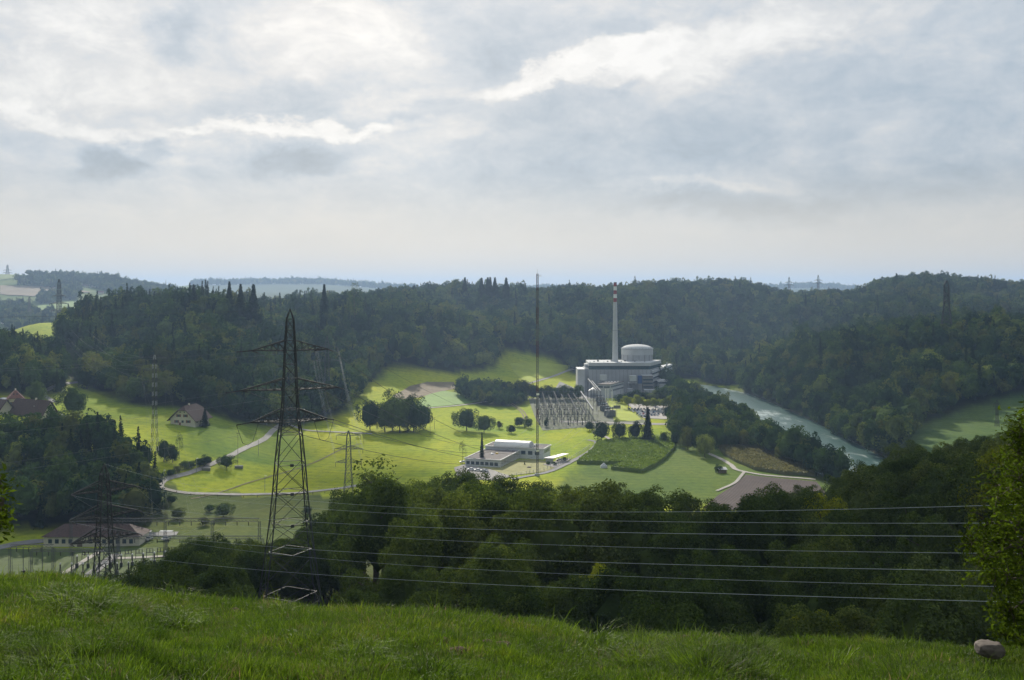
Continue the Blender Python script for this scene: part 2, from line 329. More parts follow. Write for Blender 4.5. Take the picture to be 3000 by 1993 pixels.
def hit(px, py, ymin=300):
    Ys = _YS[_YS > ymin]; X = (px - 1500) / F * Ys; z = H(X, Ys); r = -(py - HY) / F * Ys
    k = np.argmax(r < z)
    if not (r < z).any(): k = -1; kc = int(np.argmin((r - z) / Ys))
    if k < 0: Yh = Ys[kc]
    elif k > 0:
        e0 = r[k-1] - z[k-1]; e1 = z[k] - r[k]; t = e0 / (e0 + e1 + 1e-9); Yh = Ys[k-1] + (Ys[k] - Ys[k-1]) * t
    else: Yh = Ys[0]
    Xh = (px - 1500) / F * Yh
    return Vector((Xh, Yh, float(H(Xh, Yh))))
def proj(p): return (1500 + F * p[0] / p[1], HY - F * p[2] / p[1])
def inpoly(x, y, P):
    c = np.zeros(np.shape(x), bool); n = len(P)
    for i in range(n):
        x1, y1 = P[i]; x2, y2 = P[i-1]
        if y1 == y2: continue
        c ^= ((y1 > y) != (y2 > y)) & (x < (x2 - x1) * (y - y1) / (y2 - y1) + x1)
    return c
# forests: polygons (photo column, distance)
FOR_A = [(130, 850), (240, 880), (300, 830), (360, 775), (560, 760), (700, 745), (830, 790), (1000, 880), (1080, 1070), (1120, 1140), (1320, 1170), (1440, 1230), (1480, 1330), (1600, 1340), (1700, 1270), (1960, 1290), (2050, 1330), (2060, 1260), (2120, 1225), (2225, 1170), (2240, 1110), (2400, 1180), (2700, 1230), (3400, 1350), (3700, 2400), (2600, 2600), (1200, 2300), (600, 1500), (200, 1500), (180, 1150)]
FOR_B = [(1345, 1035), (1400, 1000), (1480, 985), (1545, 1010), (1540, 1060), (1480, 1110), (1345, 1100)]
FOR_C = [(2150, 1240), (2190, 1100), (2255, 1000), (2340, 900), (2445, 800), (2545, 690), (2640, 700), (2690, 830), (2850, 895), (3000, 950), (3400, 1050), (3400, 1350), (2700, 1230), (2400, 1180)]
FOR_G = [(-500, 760), (110, 775), (190, 800), (195, 900), (150, 960), (-500, 960)]
FOR_F = [(-400, 478), (100, 480), (300, 482), (430, 486), (462, 520), (450, 560), (330, 600), (150, 596), (0, 606), (-400, 640)]
FOR_D = [(125, 765), (140, 850), (150, 905), (158, 960), (162, 1050), (178, 1085), (170, 1230), (182, 1230), (196, 1100), (203, 850), (206, 590), (196, 590), (178, 745)]
FOR_H = [(905, 262), (945, 215), (960, 165), (1000, 128), (1200, 112), (1400, 106), (2100, 104), (2600, 92), (3300, 84), (3300, 420), (2900, 400), (2600, 385), (2420, 345), (2300, 285), (1900, 262), (1700, 255), (1500, 268), (1200, 275)]
FOR_I = [(350, 195), (430, 150), (560, 120), (700, 120), (745, 180), (760, 214), (960, 222), (950, 262), (700, 330), (500, 330), (385, 290)]
def wpoly(P): return [((p - 1500) / F * y, y) for p, y in P]
def pmask(X, Y, P, world=False):
    return inpoly(X, Y, P if world else wpoly(P))
# ------------------------------------------------------------------ ground sheet
nr, na = 470, 520
rr = np.exp(np.linspace(math.log(2.5), math.log(12500), nr))
aa = np.concatenate([np.linspace(-math.pi, -0.62, 50, endpoint=False), np.linspace(-0.62, 0.62, na - 100, endpoint=False), np.linspace(0.62, math.pi, 50, endpoint=False)])
A_, R_ = np.meshgrid(aa, rr); GX = (np.sin(A_) * R_).ravel(); GY = (np.cos(A_) * R_).ravel(); GZ = H(GX, GY)
V = np.stack([GX, GY, GZ], 1); V = np.vstack([V, [[0, 0, -1.75]]])
i = np.arange(nr - 1)[:, None] * na; j = np.arange(na)[None, :]; jn = (j + 1) % na
Q = np.stack([(i + j), (i + jn), (i + na + jn), (i + na + j)], -1).reshape(-1, 4)[:, ::-1]
C = np.zeros((len(V), 4)); C[:, 3] = 1
gx, gy, gzv = V[:, 0], V[:, 1], V[:, 2]; gp = 1500 + F * gx / np.maximum(gy, 2)
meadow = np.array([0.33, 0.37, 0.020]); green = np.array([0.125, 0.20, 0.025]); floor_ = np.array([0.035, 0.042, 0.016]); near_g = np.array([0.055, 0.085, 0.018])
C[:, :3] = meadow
_jx = [fbm(gx / 22 + 31 * a, gy / 22 + 17 * a, 3) * 46 for a in range(7)]; _jy = [fbm(gx / 22 + 11 * a, gy / 22 - 23 * a, 3) * 46 for a in range(7)]
def smask(P, world=False):
    return sum(pmask(gx + np.where(gy > 300, a, 0), gy + np.where(gy > 300, b, 0), P, world).astype(float) for a, b in zip(_jx, _jy)) / 7
def paint(mask, col, k=1.0):
    w = (mask.astype(float) * k)[:, None]; C[:, :3] = C[:, :3] * (1 - w) + np.array(col) * w
paint(smask([(540, 620), (900, 640), (900, 780), (560, 760)]), green, 0.75)
paint(smask([(200, 640), (560, 700), (560, 790), (200, 900)]), (0.22, 0.28, 0.025), 0.8)
paint(smask([(1400, 905), (1600, 905), (1600, 780), (1750, 700), (1690, 640), (1300, 700)]), (0.22, 0.31, 0.03), 0.5)
paint(smask([(1600, 560), (2450, 520), (2450, 760), (1900, 800), (1730, 745)]), (0.085, 0.135, 0.03), 0.9)  # darker olive stands in for cloud shade on the right fields
paint((gy > 1000) & (gy < 1400) & (gp < 1000), green, 0.5)
paint(smask([(2600, 500), (3400, 500), (3400, 1100), (2600, 900)]), (0.055, 0.105, 0.035), 0.9)
paint((gy > 410) & (gy < 560) & (gp > 300) & (gp < 1060) & (gzv > -119), (0.055, 0.080, 0.020), 0.9)  # shade on the bank painted into the ground colour
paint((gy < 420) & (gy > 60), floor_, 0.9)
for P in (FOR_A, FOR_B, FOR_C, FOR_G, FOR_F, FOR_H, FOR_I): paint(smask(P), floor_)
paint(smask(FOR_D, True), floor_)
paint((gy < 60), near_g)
far_ = gy > 1650
paint(far_ & (gp < 560), (0.13, 0.17, 0.045)); paint(far_ & (gp < 560) & (fbm(gx / 500, gy / 260, 2) > 0.10), (0.24, 0.20, 0.13)); paint(far_ & (gp < 560) & (fbm(gx / 420 + 7, gy / 200 + 3, 2) > 0.16), (0.19, 0.24, 0.05))
paint((gy > 2600) & (gp >= 560), (0.05, 0.075, 0.03))
rdv = rivdist(gx, gy); paint((rdv < RW + 9) & (gy > 100), (0.10, 0.10, 0.07), 0.7)
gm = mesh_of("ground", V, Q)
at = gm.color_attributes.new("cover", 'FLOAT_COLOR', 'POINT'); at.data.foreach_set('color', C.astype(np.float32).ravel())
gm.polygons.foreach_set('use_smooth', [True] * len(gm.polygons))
M = bpy.data.materials.new("meadow_ground"); M.use_nodes = True; M.node_tree.nodes.clear(); t = NT(M.node_tree)
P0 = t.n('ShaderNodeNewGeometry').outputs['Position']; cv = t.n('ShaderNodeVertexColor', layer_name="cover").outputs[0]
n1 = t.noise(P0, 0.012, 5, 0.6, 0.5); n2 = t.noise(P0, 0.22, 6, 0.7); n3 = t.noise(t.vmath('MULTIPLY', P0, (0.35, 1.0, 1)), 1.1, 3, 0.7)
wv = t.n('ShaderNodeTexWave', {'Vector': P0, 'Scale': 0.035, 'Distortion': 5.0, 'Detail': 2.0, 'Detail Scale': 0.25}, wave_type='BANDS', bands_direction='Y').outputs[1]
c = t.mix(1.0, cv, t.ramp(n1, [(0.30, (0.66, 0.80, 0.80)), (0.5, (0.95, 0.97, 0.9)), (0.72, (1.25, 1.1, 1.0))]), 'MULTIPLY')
c = t.mix(1.0, c, t.ramp(n2, [(0.28, (0.62, 0.68, 0.66)), (0.5, (1, 1, 1)), (0.75, (1.22, 1.16, 1.15))]), 'MULTIPLY')
c = t.mix(1.0, c, t.ramp(n3, [(0.3, (0.86, 0.88, 0.88)), (0.7, (1.12, 1.1, 1.1))]), 'MULTIPLY')
c = t.mix(1.0, c, t.ramp(wv, [(0.0, (0.92, 0.95, 0.93)), (1.0, (1.05, 1.04, 1.03))]), 'MULTIPLY')
p = t.n('ShaderNodeBsdfPrincipled', {'Base Color': c, 'Roughness': 0.95, 'Specular IOR Level': 0.05, 'Sheen Weight': 0.0})
t.nt.links.new(t.n('ShaderNodeBump', {'Strength': 0.5, 'Distance': 0.6, 'Height': n2}).outputs[0], p.inputs['Normal'])
t.n('ShaderNodeOutputMaterial', {'Surface': p.outputs[0]}); gm.materials.append(M)
obj("ground", gm, kind='structure', label="meadow valley floor and wooded hillsides")
# ------------------------------------------------------------------ draped sheets
def drape(name, pts, m, off=0.25, cell=7.0, top=0.0, kind='structure', label=None, skirt=0.0, jit=0.0, **k):
    """polygon given in plan; cut along a grid and laid on the ground"""
    bm = bmesh.new(); vs = [bm.verts.new((x, y, 0)) for x, y in pts]; bm.faces.new(vs)
    x0, x1 = min(p[0] for p in pts), max(p[0] for p in pts); y0, y1 = min(p[1] for p in pts), max(p[1] for p in pts)
    for ax, lo, hi in ((0, x0, x1), (1, y0, y1)):
        v = lo + cell
        while v < hi:
            co = [0, 0, 0]; no = [0, 0, 0]; co[ax] = v; no[ax] = 1
            bmesh.ops.bisect_plane(bm, geom=bm.verts[:] + bm.edges[:] + bm.faces[:], plane_co=co, plane_no=no); v += cell
    if skirt:
        be = [e for e in bm.edges if e.is_boundary]; r = bmesh.ops.extrude_edge_only(bm, edges=be)
        low = {v for v in r['geom'] if isinstance(v, bmesh.types.BMVert)}
    else: low = set()
    bm.verts.ensure_lookup_table(); XY = np.array([(v.co.x, v.co.y) for v in bm.verts]); Z = H(XY[:, 0], XY[:, 1])
    for v, z in zip(bm.verts, Z):
        v.co.z = z + off + (0 if v in low else skirt + (random.uniform(-jit, jit) if jit else 0))
    bmesh.ops.recalc_face_normals(bm, faces=bm.faces)
    bm.normal_update()
    if sum(f.normal.z * f.calc_area() for f in bm.faces) < 0: bmesh.ops.reverse_faces(bm, faces=bm.faces[:])
    me = bpy.data.meshes.new(name); bm.to_mesh(me); bm.free(); me.materials.append(m)
    return obj(name, me, kind=kind, label=label, **k)
def hp(pts, ymin=300): return [tuple(hit(x, y, ymin)[:2]) for x, y in pts]
def smooth_line(pts, n=6):
    P = [Vector((a[0], a[1])) for a in pts]; out = []
    for i in range(len(P) - 1):
        p0, p1, p2, p3 = P[max(i-1, 0)], P[i], P[i+1], P[min(i+2, len(P)-1)]
        for k in range(n):
            t = k / n; out.append(0.5 * ((2*p1) + (p2-p0)*t + (2*p0-5*p1+4*p2-p3)*t*t + (3*p1-p0-3*p2+p3)*t**3))
    out.append(P[-1]); return out
def ribbon(name, pts, w, m, off=0.35, label=None, n=8, plan=False, kind='structure'):
    L = smooth_line(pts if plan else hp(pts), n); v = []; f = []
    for i, p in enumerate(L):
        d = (L[min(i+1, len(L)-1)] - L[max(i-1, 0)]); d = d.normalized() if d.length > 0 else Vector((1, 0)); nn = Vector((-d.y, d.x))
        ww = w * (1 + 0.06 * math.sin(i * 1.7))
        for s in (-1, 0, 1):
            a = p + nn * ww / 2 * s; v.append((a.x, a.y, float(H(a.x, a.y)) + off))
    for i in range(len(L) - 1):
        for s in (0, 1):
            a = i * 3 + s; f.append((a, a + 3, a + 4, a + 1))
    return obj(name, mesh_of(name, v, f, (m,)), kind=kind, label=label)
# river
def river():
    L = smooth_line(RIV, 10); v = []; f = []
    for i, p in enumerate(L):
        d = (L[min(i+1, len(L)-1)] - L[max(i-1, 0)]).normalized(); nn = Vector((-d.y, d.x))
        for s in np.linspace(-1, 1, 9):
            a = p + nn * (RW + 8) * s; v.append((a.x, a.y, -119.6))
    for i in range(len(L) - 1):
        for s in range(8):
            a = i * 9 + s; f.append((a, a + 9, a + 10, a + 1))
    M = bpy.data.materials.new("river_water"); M.use_nodes = True; M.node_tree.nodes.clear(); t = NT(M.node_tree)
    P0 = t.n('ShaderNodeNewGeometry').outputs['Position']
    a = t.noise(t.vmath('MULTIPLY', P0, (1.0, 0.35, 1)), 0.16, 8, 0.72, 0.6); b = t.noise(t.vmath('MULTIPLY', P0, (1, .3, 1)), 0.022, 3, 0.6, 0.6); d_ = t.noise(P0, 1.4, 3, 0.6)
    foam = t.n('ShaderNodeMapRange', {0: t.math('ADD', a, t.math('MULTIPLY', b, 1.1)), 1: 1.03, 2: 1.24}).outputs[0]
    c = t.mix(foam, t.mix(b, (0.03, 0.08, 0.07), (0.055, 0.12, 0.105)), (0.55, 0.62, 0.60))
    p = t.n('ShaderNodeBsdfPrincipled', {'Base Color': c, 'Roughness': 0.32, 'Specular IOR Level': 0.35})
    t.nt.links.new(t.n('ShaderNodeBump', {'Strength': 0.45, 'Distance': 0.5, 'Height': t.math('ADD', a, t.math('MULTIPLY', d_, 0.25))}).outputs[0], p.inputs['Normal'])
    t.n('ShaderNodeOutputMaterial', {'Surface': p.outputs[0]})
    obj("river", mesh_of("river", v, f, (M,)), kind='structure', label="teal green river with bands of white foam")
river()
# roads and tracks
ribbon("road", [(832, 1240), (800, 1262), (770, 1290), (700, 1323), (640, 1352), (560, 1385), (500, 1400), (474, 1412), (472, 1428), (510, 1440), (600, 1448), (720, 1450), (860, 1446), (980, 1434), (1080, 1418), (1140, 1404)], 4.2, M_track, label="pale narrow lane bending round the bright meadow")
ribbon("road", [(760, 1238), (832, 1240), (900, 1262), (1010, 1268), (1090, 1272)], 4.5, M_track, 0.40)
ribbon("road", [(1230, 1198), (1330, 1190), (1440, 1175), (1560, 1160), (1640, 1153)], 3.5, M_track)
ribbon("road", [(1500, 1405), (1590, 1388), (1640, 1370), (1690, 1345), (1730, 1322), (1748, 1303), (1745, 1295), (1722, 1290)], 4.0, M_asph)
ribbon("road", [(1790, 1290), (1765, 1275), (1745, 1255), (1728, 1245)], 3.0, M_track, 0.4)
ribbon("road", [(1640, 1236), (1740, 1238), (1860, 1242), (2000, 1243), (2080, 1240), (2140, 1250)], 11, M_gravel, 0.3)
ribbon("road", [(2065, 1325), (2110, 1345), (2140, 1362), (2160, 1378), (2230, 1392), (2320, 1400), (2390, 1406)], 3.4, M_track)
ribbon("road", [(2100, 1440), (2150, 1418), (2172, 1395), (2180, 1385)], 2.0, M_track, 0.45)
ribbon("road", [(2365, 1370), (2400, 1385), (2420, 1400)], 2.5, M_track, 0.4)
ribbon("road", [(118, 1165), (140, 1190), (176, 1215), (190, 1225)], 3.6, M_asph)
ribbon("road", [(310, 1105), (270, 1112), (200, 1124), (150, 1138), (126, 1152), (140, 1168), (165, 1180)], 4.6, M_asph, 0.4)
ribbon("road", [(1540, 1128), (1600, 1110), (1650, 1092), (1680, 1082)], 4.0, M_track, 0.45)
# fields
for P_, c_, l_ in (([(0, 838), (160, 840), (270, 858), (200, 862), (95, 870), (0, 864)], (0.22, 0.17, 0.11), "brown stubble field on the far left hill"), ([(0, 803), (95, 800), (110, 812), (0, 822)], (0.17, 0.22, 0.06), "pale green field near the far left skyline"), ([(100, 900), (215, 885), (225, 905), (110, 918)], (0.16, 0.24, 0.05), "light green field below the far hedges")):
    drape("field", hp(P_, 1500), mat("far_field", c_, .95, .12, .01, coord="Pos"), 2.0, 60, label=l_)
M_maize = mat("maize", (0.15, 0.20, 0.035), 0.9, 0.3, 0.5, coord='Pos', col2=(0.09, 0.13, 0.025), bump=0.8)
M_maizeb = mat("ripe_maize", (0.17, 0.15, 0.07), 0.9, 0.3, 0.5, coord='Pos', col2=(0.11, 0.12, 0.05), bump=0.8)
M_plough = bpy.data.materials.new("ploughed_soil"); M_plough.use_nodes = True; M_plough.node_tree.nodes.clear(); t = NT(M_plough.node_tree)
P0 = t.n('ShaderNodeNewGeometry').outputs['Position']
wv = t.n('ShaderNodeTexWave', {'Vector': t.n('ShaderNodeMapping', {'Vector': P0, 'Rotation': (0, 0, R(-14))}).outputs[0], 'Scale': 0.16, 'Distortion': 1.6, 'Detail': 3.0, 'Detail Scale': 0.4}, wave_type='BANDS', bands_direction='X').outputs[1]
c = t.mix(t.math('MULTIPLY', wv, t.noise(P0, 0.06, 4, 0.6)), (0.06, 0.045, 0.042), (0.20, 0.165, 0.15))
p = t.n('ShaderNodeBsdfPrincipled', {'Base Color': c, 'Roughness': 0.95, 'Specular IOR Level': 0.1}); t.nt.links.new(t.n('ShaderNodeBump', {'Strength': 0.6, 'Distance': 0.4, 'Height': wv}).outputs[0], p.inputs['Normal'])
t.n('ShaderNodeOutputMaterial', {'Surface': p.outputs[0]})
M_soil = mat("brown_field", (0.20, 0.155, 0.095), 0.95, 0.2, 0.08, coord='Pos')
M_crop = mat("young_green_crop", (0.16, 0.27, 0.045), 0.9, 0.15, 0.06, coord='Pos')
M_bright = mat("mown_grass", (0.32, 0.37, 0.025), 0.95, 0.15, 0.05, coord='Pos')
M_dry = mat("dry_lawn", (0.27, 0.26, 0.10), 0.95, 0.15, 0.2, coord='Pos')
drape("ploughed_field", hp([(2100, 1455), (2155, 1420), (2185, 1392), (2260, 1400), (2392, 1412), (2440, 1470), (2200, 1500), (2060, 1490)]), M_plough, 0.22, label="ploughed brown field with curved furrows")
drape("field", hp([(1150, 1160), (1200, 1132), (1250, 1120), (1330, 1120), (1338, 1138), (1280, 1150), (1225, 1166), (1160, 1172)]), M_soil, 0.3, label="brown field below the wooded hill")
drape("field", hp([(1225, 1196), (1222, 1180), (1250, 1158), (1300, 1145), (1380, 1158), (1430, 1172), (1330, 1187)]), M_crop, 0.3, label="bluish green crop field above the pale track")
drape("field", hp([(1495, 1066), (1560, 1062), (1678, 1072), (1640, 1092), (1580, 1112), (1545, 1124), (1525, 1110), (1505, 1090)]), M_bright, 0.5, label="bright meadow on the slope left of the power station")
drape("pavement", hp([(1548, 1168), (1600, 1163), (1790, 1168), (1900, 1240), (1590, 1262), (1568, 1225)]), mat("substation_gravel", (0.15, 0.15, 0.12), 0.95, 0.3, 0.15, coord='Pos', col2=(0.10, 0.12, 0.05)), 0.2)
drape("pavement", hp([(1775, 1168), (1800, 1168), (1880, 1230), (1860, 1234), (1800, 1236)]), M_bright, 0.32)
drape("pavement", hp([(1640, 1118), (1690, 1140), (1980, 1140), (1985, 1160), (1830, 1170), (1700, 1168), (1620, 1150)]), M_asph, 0.24)
drape("parking_lot", hp([(1830, 1178), (2030, 1180), (2062, 1212), (2062, 1228), (1945, 1229), (1885, 1226)]), mat("car_park_surface", (0.36, 0.33, 0.30), 0.9, 0.12, 0.2, coord='Pos'), 0.34, label="pale car park surface in front of the power station")
drape("pavement", hp([(1455, 1368), (1500, 1352), (1560, 1346), (1600, 1352), (1650, 1362), (1600, 1382), (1520, 1392), (1440, 1395), (1350, 1385), (1350, 1368)]), M_dry, 0.25)
drape("pavement", hp([(1590, 1362), (1640, 1348), (1672, 1345), (1660, 1356), (1625, 1372)]), M_gravel, 0.40)
drape("pavement", hp([(1330, 1372), (1360, 1362), (1440, 1378), (1500, 1398), (1440, 1410), (1340, 1400)]), M_gravel, 0.42)
def crop_tufts(name, poly, m, n, hgt, label):
    x0, x1 = min(p[0] for p in poly), max(p[0] for p in poly); y0, y1 = min(p[1] for p in poly), max(p[1] for p in poly)
    X = np.random.uniform(x0, x1, n * 3); Y = np.random.uniform(y0, y1, n * 3); k = inpoly(X, Y, poly); X = X[k][:n]; Y = Y[k][:n]
    Z = H(X, Y) + 0.2; c = np.stack([X, Y, Z], 1); n = len(X); a = np.random.uniform(0, math.pi, n); w = np.random.uniform(.3, .7, n)
    d = np.stack([np.cos(a) * w, np.sin(a) * w, np.zeros(n)], 1); h = np.random.uniform(.85, 1.2, n) * hgt
    u = np.stack([np.random.normal(0, .25, n), np.random.normal(0, .25, n), h], 1); lo = np.array([0, 0, hgt * .5])
    V = np.stack([c + lo - d * .4, c + lo + d * .4, c + u + d, c + u - d], 1).reshape(-1, 3)
    return obj(name, mesh_of(name, V, np.arange(4 * n).reshape(n, 4), (m,)), kind='stuff', label=label)
for k_ in (0, 9):
    ribbon("wheel_track", [(1478 + k_, 1176), (1500 + k_, 1188), (1522 + k_, 1204), (1534 + k_, 1222), (1530 + k_, 1238)], 1.3, M_soil, .42, label="worn wheel tracks curving through the meadow")
ribbon("wheel_track", [(560, 1462), (640, 1445), (700, 1425), (800, 1395), (905, 1362), (1000, 1318), (1060, 1300)], 1.0, M_soil, .3, label="worn strip along the meadow bank")
def leafy_mat(name, c):
    M = bpy.data.materials.new(name); M.use_nodes = True; M.node_tree.nodes.clear(); t = NT(M.node_tree); g = t.n('ShaderNodeNewGeometry'); cc = t.mix(1.0, (*c, 1), t.ramp(t.noise(g.outputs['Position'], .08, 4, .6), [(.3, (.75, .8, .8)), (.7, (1.2, 1.15, 1.1))]), 'MULTIPLY')
    t.n('ShaderNodeOutputMaterial', {'Surface': t.n('ShaderNodeMixShader', {0: .5, 1: t.n('ShaderNodeBsdfDiffuse', {'Color': cc}).outputs[0], 2: t.n('ShaderNodeBsdfTranslucent', {'Color': cc}).outputs[0]}).outputs[0]}); return M
M_mt = leafy_mat("maize_leaf", (0.13, 0.19, 0.030)); M_mtb = leafy_mat("dry_maize_leaf", (0.15, 0.145, 0.06))
for nm, P, m, lb, ct in (("maize_field", [(1745, 1305), (1800, 1293), (1960, 1290), (1978, 1300), (1975, 1318), (1950, 1345), (1915, 1370), (1880, 1386), (1790, 1376), (1830, 1362), (1690, 1360), (1712, 1342), (1738, 1322)], M_maize, "green maize field left of the grass slope", 9000),
                     ("maize_field", [(2100, 1312), (2160, 1312), (2270, 1317), (2330, 1345), (2385, 1372), (2388, 1396), (2300, 1392), (2210, 1378), (2150, 1352), (2122, 1335)], M_maizeb, "brownish ripe maize field beside the riverside trees", 9000)):
    w = hp(P); drape(nm, w, m, 0.1, 3.0, kind='stuff', label=lb, skirt=2.1, jit=0.3); crop_tufts("maize_plants", w, M_mt if m is M_maize else M_mtb, ct, 2.6, lb.replace('field', 'plants standing in the field'))
# ------------------------------------------------------------------ tree shapes
def rdirs(rng, n):
    v = rng.normal(size=(n, 3)); return v / np.linalg.norm(v, axis=1, keepdims=True)
def leaf_quads(rng, P, Nn, size, aspect=0.75):
    n = len(P); a = np.cross(Nn, rdirs(rng, n)); a /= np.linalg.norm(a, axis=1, keepdims=True) + 1e-9; b = np.cross(Nn, a)
    s = (size * rng.uniform(0.55, 1.45, n))[:, None] / 2
    return np.stack([P - a * s, P - b * s * aspect, P + a * s, P + b * s * aspect], 1).reshape(-1, 3), np.arange(4 * n).reshape(n, 4)
def ico(sub=1):
    bm = bmesh.new(); bmesh.ops.create_icosphere(bm, subdivisions=sub, radius=1); v = np.array([x.co[:] for x in bm.verts]); f = np.array([[a.index for a in x.verts] for x in bm.faces]); bm.free(); return v, f
def crown_mesh(name, seed, R_, Hc, z0, ncl, nleaf, leaf, m, core=0.62, flat=1.0, tri_core=True, spread=1.0, top_bias=0.25, crs=1.0):
    """clumps of small leaf faces on an uneven crown, radius R_, height Hc, base at z0"""
    rng = np.random.RandomState(seed)
    cd_ = rdirs(rng, ncl); cd_[:, 2] = np.where(cd_[:, 2] < -0.8, -cd_[:, 2], cd_[:, 2])
    rad = rng.uniform(0.5, 0.82, ncl) * (1 + 0.22 * np.sin(cd_[:, 0] * 3 + seed) * spread)
    cc = cd_ * rad[:, None]; cr = rng.uniform(0.22, 0.42, ncl) * crs
    k = rng.choice(ncl, nleaf, p=cr**2 / (cr**2).sum()); d = rdirs(rng, nleaf) + cd_[k] * 0.55 + np.array([0, 0, top_bias]); d /= np.linalg.norm(d, axis=1, keepdims=True)
    P = cc[k] + d * (cr[k] * rng.uniform(0.72, 1.08, nleaf))[:, None]
    N = d + rng.normal(0, 0.45, (nleaf, 3)); N /= np.linalg.norm(N, axis=1, keepdims=True)
    sc = np.array([R_, R_, Hc / 2]); P = P * sc; P[:, 2] += z0 + Hc / 2
    V, Fq = leaf_quads(rng, P, N, leaf)
    if core > 0:
        iv, if_ = ico(2); iv = iv * (core * (1 + 0.25 * np.sin(iv[:, :1] * 4 + seed) * np.cos(iv[:, 1:2] * 5))) * sc; iv[:, 2] += z0 + Hc / 2
        bm_v = [tuple(x) for x in V] + [tuple(x) for x in iv]; fs = [tuple(x) for x in Fq] + [tuple(int(y) + len(V) for y in x) for x in if_]
        return mesh_of(name, bm_v, fs, (m,))
    return mesh_of(name, V, Fq, (m,))
def cone_mesh(name, seed, R_, Hc, z0, nleaf, leaf, m, gap=0.0, fullness=1.0):
    rng = np.random.RandomState(seed); t = rng.uniform(0, 1, nleaf) ** 1.35; tiers = 13
    tt = (np.floor(t * tiers) + rng.uniform(0, 0.95, nleaf)) / tiers; r = (1 - tt) ** 1.0 * rng.uniform(0.35, 1.0, nleaf) ** 0.6
    a = rng.uniform(0, 2 * math.pi, nleaf); lob = 1 + 0.22 * np.sin(a * 5 + np.floor(tt * tiers) * 2.1)
    P = np.stack([np.cos(a) * r * R_ * lob, np.sin(a) * r * R_ * lob, z0 + tt * Hc - r * R_ * 0.30], 1)
    N = np.stack([np.cos(a) * .5, np.sin(a) * .5, np.full(nleaf, .9)], 1) + rng.normal(0, .45, (nleaf, 3)); N /= np.linalg.norm(N, axis=1, keepdims=True)
    V, Fq = leaf_quads(rng, P, N, leaf, 0.5)
    c = MB().lathe([(R_ * .62, z0), (R_ * .30, z0 + Hc * .45), (0.05, z0 + Hc * .86)], 7)
    return mesh_of(name, [tuple(x) for x in V] + c.v, [tuple(x) for x in Fq] + [tuple(y + len(V) for y in x) for x in c.f], (m,))
def trunk_mesh(name, seed, h, r, R_, limbs=7, n=7, lean=0.3):
    rng = random.Random(seed); mb = MB(); k = 6; pts = []; x = y = 0
    for i in range(k):
        pts.append((x, y, -1.2 + (h + 1.2) * i / (k - 1))); x += rng.uniform(-lean, lean); y += rng.uniform(-lean, lean)
    mb.tube(pts, [r * 1.5 if i == 0 else r * (1 - 0.8 * i / (k - 1)) for i in range(k)], n)
    for l in range(limbs):
        i = rng.randint(2, k - 1); p = Vector(pts[i]); a = rng.uniform(0, 6.28); L = R_ * rng.uniform(.5, .85); up = rng.uniform(.5, 1.1)
        q_ = p + Vector((math.cos(a) * L * .5, math.sin(a) * L * .5, L * up * .55)); e = p + Vector((math.cos(a) * L, math.sin(a) * L, L * up))
        mb.tube([p, q_, e], [r * .42, r * .26, r * .06], 5)
    return mb.mesh(name, M_bark)
# far trees: one mesh each, for the woodland masses
def far_tree(name, seed, R_, Hc, z0, m, con=False, n=330, leaf=1.15):
    if con: return cone_mesh(name, seed, R_, Hc, z0, n, leaf, m)
    return crown_mesh(name, seed, R_, Hc, z0, 15, n, leaf, m, 0.66)
FARB = [far_tree("far_broadleaf", 11 + i, 6.2 + .8 * (i % 3), 12.5 + 1.5 * (i % 4), 4.0, M_leaf, n=520, leaf=1.05) for i in range(6)]
FARC = [far_tree("far_spruce", 31 + i, 3.6 + .4 * i, 17.5 + 2 * i, 2.0, M_con, True, 360, 1.2) for i in range(3)]
def proto_col(name, meshes):
    c = bpy.data.collections.new(name)
    for i, m in enumerate(meshes): c.objects.link(bpy.data.objects.new("%s_%02d" % (name, i), m))
    return c
def scatter(name, P, rot, sc, idx, col, label=None):
    m = bpy.data.meshes.new(name); n = len(P); m.vertices.add(n); m.vertices.foreach_set('co', np.asarray(P, np.float32).ravel())
    a = m.attributes.new("rot", 'FLOAT_VECTOR', 'POINT'); a.data.foreach_set('vector', np.asarray(rot, np.float32).ravel())
    a = m.attributes.new("sc", 'FLOAT_VECTOR', 'POINT'); a.data.foreach_set('vector', np.asarray(sc, np.float32).ravel())
    a = m.attributes.new("pick", 'INT', 'POINT'); a.data.foreach_set('value', np.asarray(idx, np.int32))
    g = bpy.data.node_groups.new(name + "_nodes", 'GeometryNodeTree')
    g.interface.new_socket("Geometry", in_out='INPUT', socket_type='NodeSocketGeometry'); g.interface.new_socket("Geometry", in_out='OUTPUT', socket_type='NodeSocketGeometry')
    N = g.nodes; L = g.links; gi = N.new('NodeGroupInput'); go = N.new('NodeGroupOutput')
    ci = N.new('GeometryNodeCollectionInfo'); ci.inputs['Collection'].default_value = col; ci.inputs['Separate Children'].default_value = True; ci.inputs['Reset Children'].default_value = True
    io = N.new('GeometryNodeInstanceOnPoints'); io.inputs['Pick Instance'].default_value = True
    def na(nm, ty):
        x = N.new('GeometryNodeInputNamedAttribute'); x.data_type = ty; x.inputs['Name'].default_value = nm; return x.outputs['Attribute']
    L.new(gi.outputs[0], io.inputs['Points']); L.new(ci.outputs[0], io.inputs['Instance']); L.new(na("pick", 'INT'), io.inputs['Instance Index'])
    er = N.new('FunctionNodeEulerToRotation'); L.new(na("rot", 'FLOAT_VECTOR'), er.inputs[0]); L.new(er.outputs[0], io.inputs['Rotation'])
    L.new(na("sc", 'FLOAT_VECTOR'), io.inputs['Scale']); L.new(io.outputs[0], go.inputs[0])
    o = obj(name, m, kind='stuff', label=label); md = o.modifiers.new("scatter", 'NODES'); md.node_group = g
    return o
